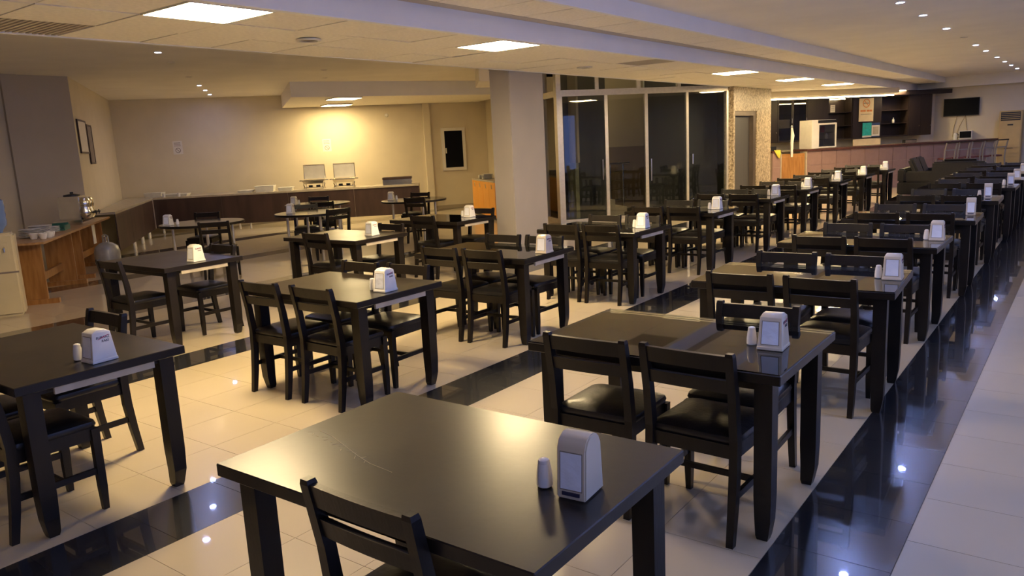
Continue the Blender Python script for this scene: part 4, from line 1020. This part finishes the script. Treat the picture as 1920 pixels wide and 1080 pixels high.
MB().box(-.17, .17, -.12, .15, 0, .26).build('body', 'white_plastic', t, bevel=.01)
MB().box(-.15, .15, -.13, -.12, .05, .24).build('door', 'screen', t)
t = thing('kettle', 'small white and black kettle on the shelf beside the microwave', 'kettle', (-3.40, 27.03, 1.127))
MB().lathe([(.06, 0), (.065, .02), (.05, .17), (.03, .20), (.001, .21)], 16).build('body', 'white_plastic', t, smooth=True)
MB().tube([(.05, 0, .03), (.10, 0, .08), (.09, 0, .16), (.04, 0, .18)], .01, 8).build('handle', 'black_plastic', t, smooth=True)
# floor air conditioner
t = thing('air_conditioner', 'tall yellowed floor standing air conditioner against the far wall', 'air conditioner', (-1.99, 27.02, 0))
MB().box(-.28, .28, -.25, .27, 0, 1.90).build('body', 'ac_body', t, bevel=.015)
MB().box(-.24, .24, -.262, -.25, 1.62, 1.86).build('outlet', 'black_plastic', t)
for k in range(4): MB().box(-.23, .23, -.272, -.262, 1.66+k*.05, 1.672+k*.05).build('louvre', 'ac_body', t)
MB().box(-.26, .26, -.262, -.25, .85, 1.58).build('front_panel', 'ac_body', t)
MB().box(-.07, .07, -.27, -.262, 1.48, 1.52).build('badge', 'black_plastic', t)
for k in range(7): MB().box(-.25, .25, -.258, -.25, .15+k*.09, .19+k*.09).build('grille_slat', 'ac_body', t)
MB().box(-.12, .10, -.266, -.262, .83, .845).build('handle_slot', 'black_plastic', t)
# bar stools
def make_stool():
    t = thing('bar_stool', 'x', 'stool')
    MB().lathe([(.15, .68), (.17, .685), (.175, .70), (.165, .725), (.001, .735)], 24).build('seat', 'seat_red', t, smooth=True)
    for sx in (-1, 1):
        MB().tube([(sx*.19, -.19, 0), (sx*.16, -.155, .68), (sx*.17, -.17, .9), (sx*.17, -.23, 1.12)], .020, 8).build('back_post', 'chrome_dark', t, smooth=True)
        MB().tube([(sx*.19, .19, 0), (sx*.14, .14, .69)], .013, 8).build('leg', 'chrome', t, smooth=True)
    MB().bar((-.18, -.235, 1.125), (.18, -.235, 1.125), .03, .03).build('top_rail', 'frame_brown', t)
    MB().tube([(.18, .18, .25), (-.18, .18, .25), (-.18, -.18, .25), (.18, -.18, .25), (.18, .18, .25)], .010, 8).build('foot_ring', 'chrome', t, smooth=True)
    MB().bar((-.16, -.185, .93), (.16, -.185, .93), .016, .03).build('back_rail', 'chrome_dark', t)
    return Proto(t)
BS = make_stool()
for k in range(5):
    q = bar_pt(5.05+.42*k, -.35)
    BS.put((q.x, q.y, 0), A52, 'metal bar stool with maroon seat at the bar, %s from the television wall' % ORD[4-k], 'bar stools at the bar')

# leather sofas
def sofa(name, label, loc, rz, wd, dp, hb, cushions, group):
    t = thing(name, label, 'sofa', loc, rz, group)
    MB().box(-wd/2, wd/2, -dp/2, dp/2, .08, .36).build('base', 'leather', t, bevel=.02)
    MB().box(-wd/2, wd/2, -dp/2, -dp/2+.16, .36, hb).build('backrest', 'leather', t, bevel=.03)
    for sx in (-1, 1):
        MB().box(sx*wd/2-(.14 if sx > 0 else 0), sx*wd/2+(.14 if sx < 0 else 0), -dp/2+.165, dp/2+.02, .36, .60).build('armrest', 'leather', t, bevel=.025)
    n_ = cushions
    for k in range(n_):
        a = -wd/2+.15+(wd-.30)*k/n_; c_ = -wd/2+.15+(wd-.30)*(k+1)/n_
        MB().box(a+.005, c_-.005, -dp/2+.17, dp/2+.01, .365, .46).build('seat_cushion', 'leather', t, bevel=.025)
        MB().box(a+.01, c_-.01, -.06, .06, -.20, .22).xform(Matrix.Translation((0, -dp/2+.30, .68)) @ Matrix.Rotation(R(22), 4, 'X')).build('back_cushion', 'leather', t, bevel=.04)
    for sx in (-1, 1):
        for sy in (-1, 1): MB().box(sx*(wd/2-.08)-.025, sx*(wd/2-.08)+.025, sy*(dp/2-.08)-.025, sy*(dp/2-.08)+.025, 0, .08).build('foot', 'chrome', t)
    return t
sofa('leather_sofa', 'black leather sofa with two leaning back cushions before the bar', (-3.20, 20.55, 0), R(-90), 1.7, .80, .66, 2, 'black leather sofas')
sofa('leather_sofa', 'black leather armchair with its back to the dining tables', (-2.28, 19.3, 0), R(0), 1.0, .80, .84, 1, 'black leather sofas')
